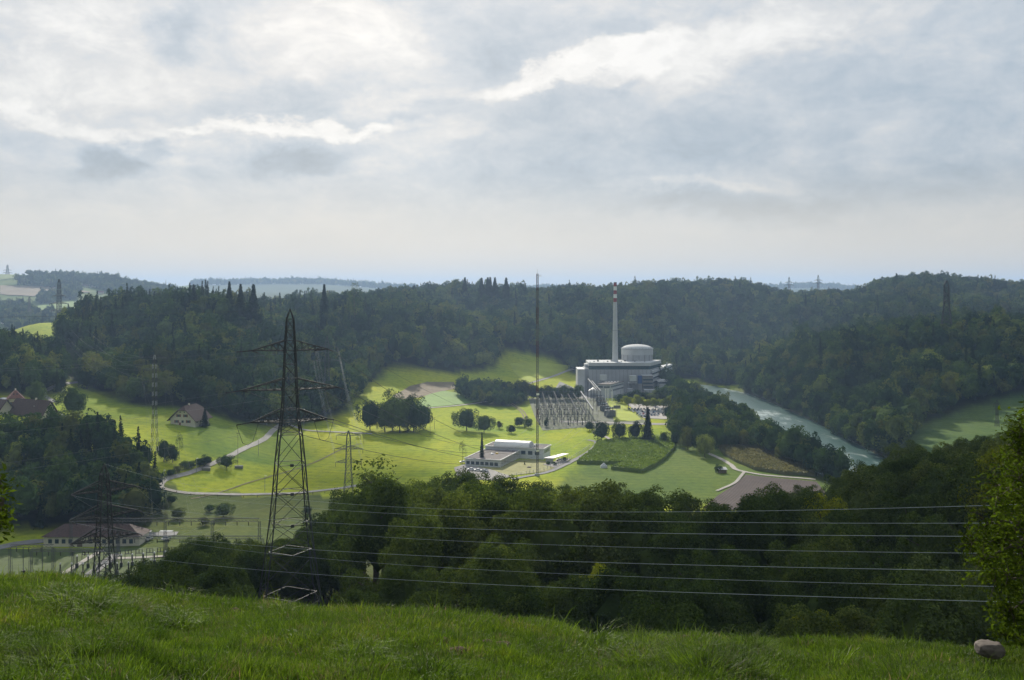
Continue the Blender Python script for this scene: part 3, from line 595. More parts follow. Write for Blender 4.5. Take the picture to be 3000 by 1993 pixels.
def poisson_like(X0, X1, Y0, Y1, sp, seed):
    rng = np.random.RandomState(seed); nx = int((X1 - X0) / sp) + 1; ny = int((Y1 - Y0) / (sp * .87)) + 1
    i, j = np.meshgrid(np.arange(nx), np.arange(ny)); X = X0 + (i + 0.5 * (j % 2)) * sp; Y = Y0 + j * sp * .87
    return (X + rng.uniform(-.42, .42, X.shape) * sp).ravel(), (Y + rng.uniform(-.42, .42, X.shape) * sp).ravel()
PC = proto_col("woodland_tree", FARB + FARC)
def woodland(name, polys, sp, seed, smin=.8, smax=1.25, con=0.12, conf=None, label=None, world=False, riv=True, back=None, skip=None, sil=None):
    PX = []; 
    for P in polys:
        w = P if world else wpoly(P); xs = [a for a, b in w]; ys = [b for a, b in w]
        X, Y = poisson_like(min(xs), max(xs), min(ys), max(ys), sp, seed); k = inpoly(X, Y, w); PX.append(np.stack([X[k], Y[k]], 1))
    XY = np.vstack(PX); X, Y = XY[:, 0], XY[:, 1]; px = 1500 + F * X / Y; k = (px > -250) & (px < 3250)
    if riv: k &= rivdist(X, Y) > RW + 3
    if skip is not None: k &= ~skip(X, Y, px)
    X, Y, px = X[k], Y[k], px[k]; Z = H(X, Y)
    # leave out what lies behind the near faces of the hills
    pyt = HY - F * (Z + 26) / Y; hid = np.zeros(len(X), bool)
    for fr in (0.97, 0.93, 0.88, 0.82, 0.75): hid |= (-(H(X * fr, Y * fr) + 12) / (Y * fr) * F + HY) < pyt - 2
    X, Y, Z, px = X[~hid], Y[~hid], Z[~hid], px[~hid]; n = len(X)
    rng = np.random.RandomState(seed + 5); s = rng.uniform(smin, smax, n) * (1 + 0.7 * fbm(X / 45, Y / 45, 2))
    pc = con + (conf(X, Y, px) if conf is not None else 0); isc = rng.rand(n) < pc
    if sil is not None:
        lim = -(np.interp(px, sil[0], sil[1]) + rng.normal(0, 3.5, n) - HY) / F * Y; s = np.minimum(s, (lim - Z) / np.where(isc, 20.0, 17.5))
        kk = s > .3; X, Y, Z, px, s, isc = X[kk], Y[kk], Z[kk], px[kk], s[kk], isc[kk]; n = len(X)
    idx = np.where(isc, 6 + rng.randint(0, 3, n), rng.randint(0, 6, n)); s3 = np.stack([s, s, s * rng.uniform(.85, 1.2, n)], 1)
    rot = np.stack([rng.normal(0, .05, n), rng.normal(0, .05, n), rng.uniform(0, 6.28, n)], 1)
    print(name, n)
    return scatter(name, np.stack([X, Y, Z - .8], 1), rot, s3, idx, PC, label)
SKYL = ([130, 180, 220, 330, 480, 560, 700, 790, 850, 880, 1000, 1060, 1100, 1180, 1250, 1350, 1450, 1500, 1540, 1600, 1680, 1760, 1800, 1850, 1950, 2060, 2160, 2220, 2260, 2330, 2400, 2480, 2545, 2560, 2620, 2700, 2800, 2870, 2920, 2960, 3000, 3300], [960, 930, 882, 868, 862, 838, 832, 836, 862, 852, 868, 872, 858, 850, 838, 832, 833, 838, 850, 852, 842, 846, 842, 836, 818, 814, 822, 838, 856, 864, 858, 858, 850, 826, 816, 808, 808, 812, 822, 834, 830, 830])
SILC = ([2100, 2200, 2300, 2400, 2500, 2600, 2700, 2780, 2850, 3000, 3300], [1090, 1062, 1030, 990, 962, 944, 930, 935, 925, 924, 920])
conleft = lambda X, Y, px: 0.45 * sstep(1000, 500, px) * (fbm(X / 90, Y / 90, 2) > 0.0) + 0.30 * (fbm(X / 120 + 4, Y / 120, 2) > 0.14)
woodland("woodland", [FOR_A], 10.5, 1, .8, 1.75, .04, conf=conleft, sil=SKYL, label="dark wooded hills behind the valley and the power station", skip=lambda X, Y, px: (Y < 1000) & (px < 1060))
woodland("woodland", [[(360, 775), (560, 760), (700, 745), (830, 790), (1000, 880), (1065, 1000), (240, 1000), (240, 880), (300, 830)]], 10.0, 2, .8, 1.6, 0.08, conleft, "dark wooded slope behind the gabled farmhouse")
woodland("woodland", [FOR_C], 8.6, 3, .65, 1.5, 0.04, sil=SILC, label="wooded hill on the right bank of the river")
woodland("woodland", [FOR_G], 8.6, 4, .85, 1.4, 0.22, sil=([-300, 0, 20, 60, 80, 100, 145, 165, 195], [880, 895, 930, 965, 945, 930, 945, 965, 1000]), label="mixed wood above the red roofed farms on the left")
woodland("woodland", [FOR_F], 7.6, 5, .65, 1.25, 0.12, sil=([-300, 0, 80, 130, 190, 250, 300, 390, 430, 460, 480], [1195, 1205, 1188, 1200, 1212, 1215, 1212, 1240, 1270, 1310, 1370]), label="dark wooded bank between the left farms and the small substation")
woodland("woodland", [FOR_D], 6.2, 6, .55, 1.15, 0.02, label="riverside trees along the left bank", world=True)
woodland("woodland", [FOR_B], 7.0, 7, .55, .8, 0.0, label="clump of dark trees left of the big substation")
woodland("woodland", [[(560, 5800), (1220, 5800), (1230, 6300), (560, 6300)], [(1490, 6300), (1720, 6300), (1720, 6900), (1490, 6900)], [(2240, 6300), (2580, 6300), (2580, 6800), (2240, 6800)]], 22, 8, 1.2, 1.9, 0.2, label="blue distant wooded ridges on the horizon")
def hY(P): return [(x, hit(x, y, 1500).y) for x, y in P]
woodland("woodland", [[(150, 3140), (330, 3140), (420, 3300), (420, 3450), (160, 3450)], [(395, 2900), (500, 2900), (500, 3150), (420, 3150)]] + [hY(P) for P in ([(0, 950), (0, 905), (60, 900), (120, 922), (215, 930), (215, 950)], [(105, 892), (115, 872), (158, 872), (164, 892)], [(160, 880), (232, 880), (232, 866), (160, 864)], [(38, 832), (80, 826), (120, 810), (140, 820), (180, 836), (235, 848), (235, 860), (150, 846), (60, 838)], [(78, 803), (132, 800), (132, 806), (78, 809)], [(200, 812), (300, 815), (330, 830), (400, 848), (520, 850), (520, 866), (330, 862), (240, 835)])], 12, 9, .8, 1.4, 0.15, label="clumps of trees on the hazy hill at the far left")
# ------------------------------------------------------------------ single trees
TB = [(crown_mesh("crown", 101 + i, 1.0 * (5.0 + .4 * (i % 3)), 12 + i % 3, 4.0, 64, 11000, 0.26, M_leafn, 0.56, crs=.68), trunk_mesh("trunk", 41 + i, 11, .34, 4.8)) for i in range(6)]
TY = [(crown_mesh("crown", 131 + i, 5.0, 12.5, 3.0, 60, 10000, 0.26, M_leafy, 0.55, crs=.7), TB[i][1]) for i in range(2)]
TG = [(crown_mesh("crown", 141, 5.4, 12.5, 4.0, 64, 11000, 0.26, foliage("pale_canopy_foliage", [(0, (0.095, 0.13, 0.045)), (1, (0.115, 0.15, 0.055))], 0.25, True, 0.4, .7), 0.56, crs=.68), TB[0][1])]
TC = [(cone_mesh("crown", 151 + i, 3.0 + .5 * i, 21, 2.0, 2600, 0.75, M_con), trunk_mesh("trunk", 61 + i, 21, .3, 1.0, 0, lean=.05)) for i in range(2)]
TM = [(crown_mesh("crown", 161 + i, 6.4, 16.4, -1.0, 40, 4200, 0.46, M_leaf, 0.60, crs=.85, top_bias=0.05), trunk_mesh("trunk", 71 + i, 10, .34, 4.6, 5)) for i in range(4)]
TSP = [(crown_mesh("crown", 171 + i, 4.2, 12, 5.0, 22, 1100, 0.34, M_leafn, 0.0, spread=1.4), trunk_mesh("trunk", 81 + i, 13, .22, 4.2, 14)) for i in range(2)]
NT_ = [0]
def tree(name, proto, loc, s, label, cat="tree", group=None, rz=None, sz=None):
    e = empty(name, loc, random.uniform(0, 6.28) if rz is None else rz, label=label, cat=cat, group=group)
    e.scale = (s, s, s if sz is None else sz); obj("crown", proto[0], e); obj("trunk", proto[1], e); NT_[0] += 1; return e
# the wooded slope below the wires: each tree a thing
wH = wpoly(FOR_H); xs = [a for a, b in wH]; ys = [b for a, b in wH]
X, Y = poisson_like(min(xs), max(xs), min(ys), max(ys), 8.8, 21); k = inpoly(X, Y, wH); X, Y = X[k], Y[k]; o_ = np.argsort(Y); X, Y = X[o_], Y[o_]
HOR = {}; rng_ = random.Random(4); cnt = 0
SILX = [930, 1000, 1090, 1200, 1270, 1350, 1440, 1500, 1560, 1640, 1700, 1830, 1900, 2040, 2100, 2200, 2380, 2440, 2560, 2700, 2850, 3000, 3300]
SILY = [1495, 1455, 1372, 1388, 1385, 1362, 1375, 1395, 1400, 1388, 1385, 1410, 1428, 1450, 1452, 1440, 1428, 1398, 1348, 1298, 1275, 1235, 1180]
over = []
for x, y in zip(X, Y):
    px = 1500 + F * x / y
    if px < 880 or px > 3200: continue
    z = float(H(x, y)); s = rng_.uniform(.78, 1.22); top = z + 17.5 * s
    lim = -(np.interp(px, SILX, SILY) + 4 - HY) / F * y
    if top > lim: s *= max(.45, (lim - z) / (top - z))
    elif y > 160: s *= min(1.6, (lim - z) / (top - z)) if rng_.random() < .7 else 1
    # keep the crowns under the wires that cross in front
    if y < 128 and px < 2700:
        l2 = -(1745 - HY) / F * y if y < 112 else 99
        if z + 17.5 * s > l2: s = max(.4, (l2 - z) / 17.5)
    pt = HY - F * (z + 17 * s) / y; w = 3.6 * s / y * F; c0, c1 = int((px - w) // 40), int((px + w) // 40)
    vis = max((HOR.get(c, 1e9) - pt) for c in range(c0, c1 + 1))
    if (vis < 14 and cnt > 40) or (y > 150 and rng_.random() < .55): continue
    for c in range(c0, c1 + 1): HOR[c] = min(HOR.get(c, 1e9), pt + 6)
    if y < 207 and abs(px - 850) < 95 + 5 * s / y * F: continue
    r = rng_.random(); g = None
    if r < .13 and px > 1500: pr = rng_.choice(TG); lb = "pale green broadleaf tree standing out in the wooded slope below the wires"; g = "pale green trees in the near wood"
    elif r < .22 and px > 1500: pr = rng_.choice(TY); lb = "yellow green broadleaf tree in the wooded slope below the wires"; g = "yellow green trees in the near wood"
    elif px > 2350 and y > 285: pr = rng_.choice(TB); lb = "dark broadleaf tree on the shoulder behind the near wood at the right"; g = "trees on the right shoulder"
    elif y < 135: pr = rng_.choice(TB); lb = "dark tree at the foot of the near wood behind the power lines"; g = "front trees of the near wood"
    else: pr = rng_.choice(TB); lb = "dark green broadleaf tree in the canopy of the near wood"; g = "canopy trees of the near wood"
    tree("broadleaf_tree", pr, (x, y, z - .3), s, lb, group=g); cnt += 1
for row, (Yr_, st_) in enumerate(((248, 6.2), (205, 6.6), (168, 7.0), (335, 7.0), (290, 7.0))):
    x = ((940 if row < 3 else 2380) - 1500) / F * Yr_
    while x < (3150 - 1500) / F * Yr_:
        Yj = Yr_ + rng_.uniform(-9, 9) + (45 if row == 0 and 1500 + F * x / Yr_ > 2350 else 0); px = 1500 + F * x / Yj; z = float(H(x, Yj)); lim = -(np.interp(px, SILX, SILY) + (4, 42, 92, 2, 30)[row] + rng_.uniform(-12, 12) - HY) / F * Yj; s = (lim - z) / 17.0
        if s > .35 and not (Yj < 207 and abs(px - 850) < 95 + 5 * s / Yj * F): tree("broadleaf_tree", rng_.choice(TB + TG if px > 1500 else TB), (x, Yj, z - .3), min(s, 1.55 if row < 3 else 2.0), ("dark green broadleaf tree on the upper edge of the near wood against the meadows", "broadleaf tree in the second rank of the near wood", "broadleaf tree half way down the near wood", "tall dark tree on the top of the right shoulder before the river", "dark tree on the front of the right shoulder")[row], group=("upper edge trees of the near wood", "second rank trees of the near wood", "middle trees of the near wood", "top trees of the right shoulder", "front trees of the right shoulder")[row]); cnt += 1
        x += st_ * rng_.uniform(.75, 1.3) * (1.0 if s < 1.1 else 1.25)
print("near wood", cnt)
wI = wpoly(FOR_I); xs = [a for a, b in wI]; ys = [b for a, b in wI]
X, Y = poisson_like(min(xs), max(xs), min(ys), max(ys), 7.5, 23); k = inpoly(X, Y, wI)
for x, y in zip(X[k], Y[k]):
    px = 1500 + F * x / y; z = float(H(x, y)); lim = -(np.interp(px, [350, 480, 560, 600, 660, 740, 960], [1650, 1640, 1560, 1545, 1560, 1600, 1520]) - HY) / F * y; s = min(rng_.uniform(.75, 1.35), (lim - z) / 17.5)
    if s < .28 or (y < 207 and abs(px - 850) < 95 + 5 * s / y * F): continue
    tree("broadleaf_tree", rng_.choice(TB), (x, y, z - .3), s, "dark tree in the hollow between the two front pylons", group="trees between the front pylons"); cnt += 1
for i in range(22):
    px = 745 + i * 13.5; y = 216 + (i * 7) % 18; x = (px - 1500) / F * y
    tree("bush", TB[i % 6], (x, y, float(H(x, y)) - 2.6), .62 + .12 * (i % 3) + (.25 if px > 905 else 0), "tall dark bush in the undergrowth behind the foot of the tall pylon", "bush", group="undergrowth behind the tall pylon")
print("with hollow", cnt)
def tree_at(name, proto, px, pyb, pyt, label, h0=17.3, ymin=300, Y=None, wide=1.0, cat="tree", group=None):
    p = hit(px, pyb, ymin) if Y is None else gz(px, Y)
    ht = (-(pyt - HY) / F * p.y) - p.z
    s = ht / h0; return tree(name, proto, p, s * wide, label, cat, group, sz=s)
H1 = 17.0; HM = 15.4; HC_ = 23.2
# meadow trees
for a in [(1366, 1262, 1187, "broad round tree in the bright meadow, larger of a pair", 1.0), (1419, 1268, 1210, "round tree in the bright meadow, smaller of a pair", 1.0),
          (1463, 1256, 1232, "small leaning orchard tree left of the bare mast", .9), (1499, 1270, 1243, "small round orchard tree nearest the flat building", 1.1), (1521, 1250, 1218, "taller orchard tree beside the tracks", 1.1),
          (1548, 1254, 1222, "orchard tree just left of the red and white mast", 1.0), (1600, 1252, 1226, "thin orchard tree just right of the mast", .6),
          (1727, 1262, 1234, "small bushy tree beside the white strip on the road", 1.2), (1762, 1290, 1230, "slender tree at the bend of the farm road", .95), (1816, 1288, 1232, "conical leafy tree between road and maize field", .9),
          (1862, 1288, 1232, "leafy tree left of the big dark conifer", .9), (1963, 1231, 1184, "dense round dark tree in the car park", 1.05), (663, 1372, 1328, "round tree beside the pale lane", 1.1),
          (1128, 1266, 1165, "tall oak at the left of the dark clump in the meadow", .75), (1170, 1268, 1150, "tallest oak of the dark clump in the meadow", .72), (1212, 1266, 1162, "oak at the right of the dark clump in the meadow", .72), (1085, 1262, 1160, "oak standing back at the left end of the dark clump", .75), (1240, 1258, 1180, "lower oak at the right end of the dark clump", .8), (1150, 1258, 1148, "oak at the back of the dark clump", .75), (1195, 1258, 1155, "oak behind the right half of the dark clump", .7),
          (480, 1352, 1285, "tree growing on the bank under the farmhouse", .7), (505, 1355, 1300, "bushy tree right of the slim pylon legs", .8),
          (213, 1218, 1128, "large round brownish tree right of the dark farm roof", 1.0), (108, 1185, 1115, "tree behind the red hipped farmhouse roof", .9), (255, 1140, 1075, "dark tree beside the curved village road", .9),
          (1530, 1168, 1105, "lone dark tree at the wood edge left of the substation", 1.0), (1488, 1162, 1135, "small round tree on the grassy edge by the track", 1.1),
          (1960, 1110, 1058, "light green tree right of the turbine hall", .9)]:
    tree_at("broadleaf_tree", random.choice(TM), a[0], a[1], a[2], a[3], HM, wide=a[4] * 1.28)
tree_at("birch_tree", TSP[1], 1112, 0, 1343, "airy open crowned tree at the left end of the near wood", 17.6, Y=225, wide=1.3)
for a in [(525, 1345, 1270, "thin airy tree in front of the farmhouse meadow", .8), (1355, 1358, 1292, "tall airy birch left of the flat roofed building", .8)]:
    tree_at("birch_tree", TSP[0], a[0], a[1], a[2], a[3], 17.6, wide=a[4])
for a in [(1412, 1362, 1265, "tall narrow spruce in front of the flat roofed building", .8), (1898, 1296, 1192, "big dark conifer between the car park and the maize field", 1.6), (1537, 1362, 1352, "small fir on the lawn of the flat building", 2.2), (600, 1252, 1193, "dark spreading conifer beside the gabled farmhouse", 1.9), (1656, 0, 0, None, 1)]:
    if a[3]: tree_at("spruce_tree", TC[0], a[0], a[1], a[2], a[3], HC_, wide=a[4])
for i, (x, yb, yt) in enumerate([(1840, 1198, 1156), (1871, 1202, 1154), (1895, 1202, 1166), (1920, 1203, 1164), (1944, 1204, 1162), (1970, 1204, 1150), (1999, 1206, 1156)]):
    tree_at("lime_tree", TY[i % 2], x, yb, yt, "%s yellow green tree in the row behind the parked cars" % ["leftmost", "second", "third", "middle", "fifth", "tall sixth", "rightmost"][i], H1, wide=1.75, group="row of trees at the car park")
for i, (x, yb, yt) in enumerate([(1820, 1182, 1152), (1845, 1176, 1146), (1868, 1176, 1140), (1893, 1176, 1148), (1918, 1178, 1142), (1945, 1178, 1128), (1975, 1180, 1150)]):
    tree_at("broadleaf_tree", random.choice(TM), x, yb, yt, "dark tree in the back row between car park and power station", HM, wide=1.8, group="back row of dark trees")
for i in range(13):
    x = 1562 + i * 11; tree_at("broadleaf_tree", TM[i % 4], x, 1170 + (i % 3), 1124 + 5 * (i % 4), "dark tree in the hedge behind the big substation", HM, wide=1.05, group="hedge trees behind the substation")
# dark trees along the maize field and riverside clumps
for i, (x, yb, yt) in enumerate([(1945, 1300, 1262), (1980, 1305, 1258), (2015, 1318, 1248), (2050, 1322, 1242), (2085, 1318, 1245), (2030, 1300, 1246), (2110, 1312, 1250), (2145, 1312, 1248), (2180, 1312, 1255), (2065, 1340, 1262)]):
    tree_at("broadleaf_tree", TM[i % 4], x, yb, yt, "dark leafy tree in the belt beside the maize fields", HM, wide=1.0, group="belt of dark trees by the maize")
# hedge bushes along the lane on the left
for i, (x, y, r) in enumerate([(540, 1375, 26), (560, 1372, 24), (585, 1368, 26), (605, 1362, 28), (520, 1385, 22), (500, 1395, 22)]):
    tree_at("bush", TM[i % 4], x, y, y - r, "rounded dark bush in the hedge beside the lane", HM, wide=1.8, cat="bush", group="hedge by the lane")
for i, (x, y, r) in enumerate([(615, 1500, 24), (655, 1515, 46), (600, 1540, 28), (500, 1478, 30), (520, 1520, 34), (470, 1500, 40), (900, 1505, 24)]):
    tree_at("bush", TM[i % 4], x, y, y - r, "rounded dark bush on the rough bank below the lane", HM, wide=1.7, cat="bush", group="bushes on the rough bank")
for i, (x, yb, yt, lb) in enumerate([(1654, 1352, 1338, "green bush behind the carport"), (1606, 1362, 1350, "small bush in front of the white building"), (1625, 1364, 1352, "round bush beside the carport wall"), (2107, 1385, 1362, "bush beside the little hut"), (1752, 1296, 1288, "low dark bush at the bend of the road")]):
    tree_at("bush", TM[i % 4], x, yb, yt, lb, HM, wide=1.6, cat="bush")
# tall conifers standing above the skyline
for i, (x, Yd, yt, lb, w) in enumerate([(1362, 1660, 812, "tall lone spruce on the skyline left of the mast", 1.1), (1411, 1660, 813, "skyline spruce, first of the close group of four", 1.0), (1429, 1660, 812, "skyline spruce, second of the close group of four", 1.0), (1436, 1670, 811, "skyline spruce, third of the close group of four", 1.0), (1450, 1660, 812, "skyline spruce, last of the close group of four", 1.0), (1483, 1660, 813, "lone skyline spruce nearest the mast", 1.1),
          (672, 1080, 824, "tall spruce at the top of the left ridge", .9), (568, 1080, 833, "spruce on the left ridge skyline", 1.0), (705, 1090, 831, "spruce right of the tall one on the left ridge", .9), (742, 1090, 832, "pointed spruce on the ridge above the main pylon", .9), (950, 1250, 832, "slim skyline spruce right of the main pylon", .8), (228, 1120, 880, "spruce at the left end of the dark ridge", .9), (2626, 1880, 800, "crooked tall tree on the right skyline", 1.0), (1908, 1780, 822, "skyline tree right of the chimney", 1.2)]):
    tree_at("spruce_tree", TC[i % 2], x, 0, yt, lb, HC_, Y=Yd, wide=w * 1.75)
tree_at("pine_tree", TSP[1], 1037, 0, 828, "lone pine with a bare trunk on the skyline", 17.6, Y=1260, wide=.7)
for i in range(9):
    tree_at("broadleaf_tree", TM[i % 4], 312 + i * 10 + (12 if i > 7 else 0), 0, 796 + i * 3.2, "hazy tree in the open row on the far left skyline", HM, Y=3080, wide=.8, group="row of trees on the far hill")
# dark bushes on the brow behind the grass
GB = [(crown_mesh("crown", 181 + i, 1.0, 1.6, 0.1, 22, 1500, 0.11, M_leafg, 0.6), trunk_mesh("trunk", 91 + i, 1.2, .04, .8, 5, lean=.05)) for i in range(2)]
GD = [(crown_mesh("crown", 185 + i, 1.0, 1.6, 0.1, 22, 1500, 0.10, M_leafn, 0.6), trunk_mesh("trunk", 95 + i, 1.2, .04, .8, 5, lean=.05)) for i in range(2)]
for i, (x, Yd, yt, w, kd, lb) in enumerate([(30, 19, 1662, 1.2, 1, "dark leafy bush at the far left edge of the brow"), (90, 19, 1690, 1.0, 1, "low dark bush beside the left edge of the brow"), (420, 20, 1722, .9, 0, "small grey green bush left of the larger one on the brow"), (530, 20, 1690, 1.35, 0, "largest grey green bush behind the grass brow"), (600, 20, 1722, .8, 0, "grey green bush right of the largest one"), (650, 20, 1718, 1.0, 0, "silvery grey green bush nearest the pylon foot"), (700, 20, 1740, .8, 0, "low silvery bush under the main pylon"), (900, 21, 1765, 1.5, 1, "dark bush just right of the main pylon foot"), (945, 21, 1755, 1.5, 1, "low dark bush second to the right of the main pylon foot"), (1045, 22, 1772, 1.6, 1, "dark bush at the left end of the front wood"), (1090, 22, 1778, 1.6, 1, "dark bush under the first front tree of the wood"), (800, 21, 1768, 1.3, 1, "dark bush in front of the main pylon foot"), (1000, 21, 1770, 1.2, 1, "dark bush at the edge of the near wood")]):
    p = gz(x, Yd); ht = -(yt - HY) / F * Yd - p.z; s = ht / 1.75
    tree("bush", (GD if kd else GB)[i % 2], p, min(s, 1.0) * w * .62, lb, "bush", sz=s)
# ------------------------------------------------------------------ lattice pylons
def prof_at(prof, z):
    zs = [a for a, b in prof]; return float(np.interp(z, zs, [b for a, b in prof]))
def lattice(prof, levels, w, wb, horiz=None, mb=None):
    """four-legged lattice between levels; returns legs (list of bars) and bracing"""
    mb = MB(); 
    for i in range(len(levels) - 1):
        z0, z1 = levels[i], levels[i + 1]; h0, h1 = prof_at(prof, z0), prof_at(prof, z1)
        c0 = [(-h0, -h0), (h0, -h0), (h0, h0), (-h0, h0)]; c1 = [(-h1, -h1), (h1, -h1), (h1, h1), (-h1, h1)]
        for k in range(4):
            a, b = c0[k], c0[(k + 1) % 4]; c, d = c1[k], c1[(k + 1) % 4]
            mb.bar((*a, z0), (*d, z1), wb); mb.bar((*b, z0), (*c, z1), wb); mb.bar((*c, z1), (*d, z1), wb)
            if horiz and (i in horiz):
                ma = ((a[0] + b[0]) / 2, (a[1] + b[1]) / 2, z0); e, f2 = b, c0[(k + 2) % 4]; m2 = ((e[0] + f2[0]) / 2, (e[1] + f2[1]) / 2, z0)
                mb.bar(ma, m2, wb); mb.bar((*a, z0), (*b, z0), wb)
    return mb
def leg_bars(prof, z0, z1, w, sx, sy, w1=None):
    mb = MB(); zs = [z0] + [a for a, b in prof if z0 < a < z1] + [z1]; zs = sorted(set(zs))
    for a, b in zip(zs[:-1], zs[1:]):
        ha, hb = prof_at(prof, a), prof_at(prof, b); mb.bar((sx * ha, sy * ha, a), (sx * hb, sy * hb, b), w)
    return mb
def crossarm(side, z, root, L, hw, w, wb, nb=4, tiph=.12):
    """triangular lattice arm along +-x; bottom chords at z, top chords from z+root"""
    mb = MB(); s = side; tip = Vector((s * L, 0, z + tiph))
    for y in (-hw, hw):
        a = Vector((s * hw, y, z)); b = Vector((s * hw, y, z + root)); mb.bar(a, tip, w); mb.bar(b, tip, w)
        for k in range(1, nb + 1):
            t = k / (nb + 1); p = a.lerp(tip, t); q_ = b.lerp(tip, t); mb.bar(p, q_, wb); p0 = a.lerp(tip, (k - 1) / (nb + 1)); mb.bar(p0, q_, wb)
    for k in range(nb + 1):
        t = k / (nb + 1); t2 = (k + 1) / (nb + 1)
        mb.bar(Vector((s * hw, -hw, z)).lerp(tip, t), Vector((s * hw, hw, z)).lerp(tip, t2), wb)
    return mb
def ins_string(a, b, n=9, r=.13, m=0):
    a = Vector(a); b = Vector(b); mb = MB(); mb.bar(a, b, .04)
    for k in range(n):
        t0 = (k + .25) / n; t1 = (k + .8) / n; mb.tube([a.lerp(b, t0), a.lerp(b, t1)], r, 7)
    return mb
def catenary(a, b, sag, n=24):
    a = Vector(a); b = Vector(b); return [a.lerp(b, i / n) - Vector((0, 0, 4 * sag * (i / n) * (1 - i / n))) for i in range(n + 1)]
def wire(a, b, sag, r, m, label, group, n=24):
    o = MB().tube(catenary(a, b, sag, n), r, 5, cap=False).build("power_line", m, label=label, cat="power line", group=group); return o
# --- the two big dark pylons in front
Z1 = [-62.5 + 0, -61.4, -52.6, -46.9, -40.7, -35.0, -29.0, -26.5, -24.1, -20.1, -17.9, -15.0, -12.2, -10.2, -8.1, -5.9]
def big_pylon(loc, rz, H0, arms, mt, label, base_ext=4.0, strings=None, wleg=.19, wb=.095):
    """heights measured down from the tip; H0 = tip height above the base"""
    e = empty("lattice_pylon", loc, rz, label=label, cat="pylon", group="large dark lattice pylons in front")
    d = [2.1, 4.3, 6.4, 8.4, 11.2, 14.1, 16.3, 20.3, 22.7, 25.2, 31.2, 36.9, 43.1, 48.8, 57.6, H0]
    hs = [.68, .80, .93, 1.04, 1.14, 1.25, 1.35, 1.55, 1.75, 2.15, 2.7, 3.1, 3.65, 4.3, 5.4, 6.3]
    prof = sorted([(H0 - a, b) for a, b in zip(d, hs)]); lv = [a for a, b in prof]
    for sx in (-1, 1):
        for sy in (-1, 1): leg_bars(prof, lv[0], lv[-1], wleg, sx, sy).build("leg", mt, e)
    lattice(prof, lv, wleg, wb, horiz=(1, 2, 3, 4)).build("bracing", mt, e, kind='stuff')
    pk = MB()
    for sx in (-1, 1):
        for sy in (-1, 1): pk.bar((sx * .68, sy * .68, H0 - 2.1), (0, 0, H0), .16)
    pk.box(-.45, -.2, -.1, .1, H0 - 1.1, H0 - .8); pk.build("peak", mt, e)
    tips = {}
    for zd, root, L in arms:
        hw = prof_at(prof, H0 - zd)
        for s in (-1, 1):
            crossarm(s, H0 - zd, root, L, hw, .21, .10).build("crossarm", mt, e); tips[(zd, s)] = (s * L, 0, H0 - zd + .1)
    # gusset plates and step rungs at the crossings
    for zz in (lv[3], lv[4], lv[5]):
        g_ = prof_at(prof, zz); o_ = MB().box(-.35, .35, -g_ - .06, -g_ + .0, zz - .3, zz + .3).build("gusset_plate", mt, e)
        MB().box(g_, g_ + .06, -.35, .35, zz - .3, zz + .3).build("gusset_plate", mt, e)
    return e, tips, H0
def tipw(e, t): return Matrix.Translation(e.location) @ Matrix.Rotation(e.rotation_euler.z, 4, 'Z') @ Vector(t)
ARMS = [(8.4, 2.0, 7.6), (16.3, 2.2, 9.7), (22.7, 2.4, 7.6)]
g1 = Vector(((850 - 1500) / F * 200, 200, 0)); p1, tips1, h1 = big_pylon((g1.x, 200, -3.8 - 63.0), R(20), 63.0, ARMS, M_steeld, "tall dark lattice pylon with three crossarms, nearest in the left half")
g2 = Vector(((306 - 1500) / F * 205, 205, 0)); p2, tips2, h2 = big_pylon((g2.x, 205, -36.0 - 48.0), R(42), 48.0, [(5.6, 2.0, 6.6), (10.8, 2.1, 7.0), (15.6, 2.2, 6.8)], M_steeld, "shorter dark lattice pylon standing before the small substation", wleg=.18, wb=.09)
GW = "conductors strung from the large pylons"
def dead_end(e, tip, target, sag, r, m, lab, L=3.3, grp=GW):
    a = tipw(e, tip); d = (Vector(target) - a); dn = d.normalized(); dn.z -= .06; b = a + dn.normalized() * L
    s_ = ins_string(a - e.location, b - e.location, 9, .12); o = s_.mesh("insulator_string", M_ins); ob = obj("insulator_string", o, e)
    ob.matrix_local = Matrix.Rotation(-e.rotation_euler.z, 4, 'Z'); 
    wire(b, target, sag, r, m, lab, grp); return b
lev = {8.4: "top", 16.3: "middle", 22.7: "lower"}
n_ = 0
for (zd, s), tp in tips1.items():
    a = tipw(p1, tp); side = "left" if s < 0 else "right"
    b1 = dead_end(p1, tp, (a.x - 92, a.y - 92, a.z + (3 if zd < 10 else -1)), 2.2, .014, M_wireg, "wire running left from the %s %s arm of the tall pylon" % (lev[zd], side))
    tx = (1600 + 40 * n_, 1215 + 6 * n_); Yt = 880.0
    b2 = dead_end(p1, tp, ((tx[0] - 1500) / F * Yt, Yt, -104.0 + 2 * (n_ % 3)), 26, .06, M_wired, "long dark wire sagging from the %s %s arm to the big substation" % (lev[zd], side)); n_ += 1
    m_ = (b1 + b2) / 2 - Vector((0, 0, 4.2)); J = MB().tube([b1, b1.lerp(m_, .55) - Vector((0, 0, 1.4)), m_, b2.lerp(m_, .55) - Vector((0, 0, 1.4)), b2], .045, 5, cap=False).build("jumper", M_wired, p1); J.matrix_parent_inverse = Matrix.LocRotScale(p1.location, p1.rotation_euler, None).inverted()
tp = Vector((g1.x, 200, -3.8)); wire(tp, tp + Vector((-92, -92, 2)), 1.5, .02, M_wired, "thin earth wire running left from the tip of the tall pylon", GW); wire(tp, (60, 880, -98), 22, .03, M_wired, "thin earth wire running back from the tip of the tall pylon", GW)
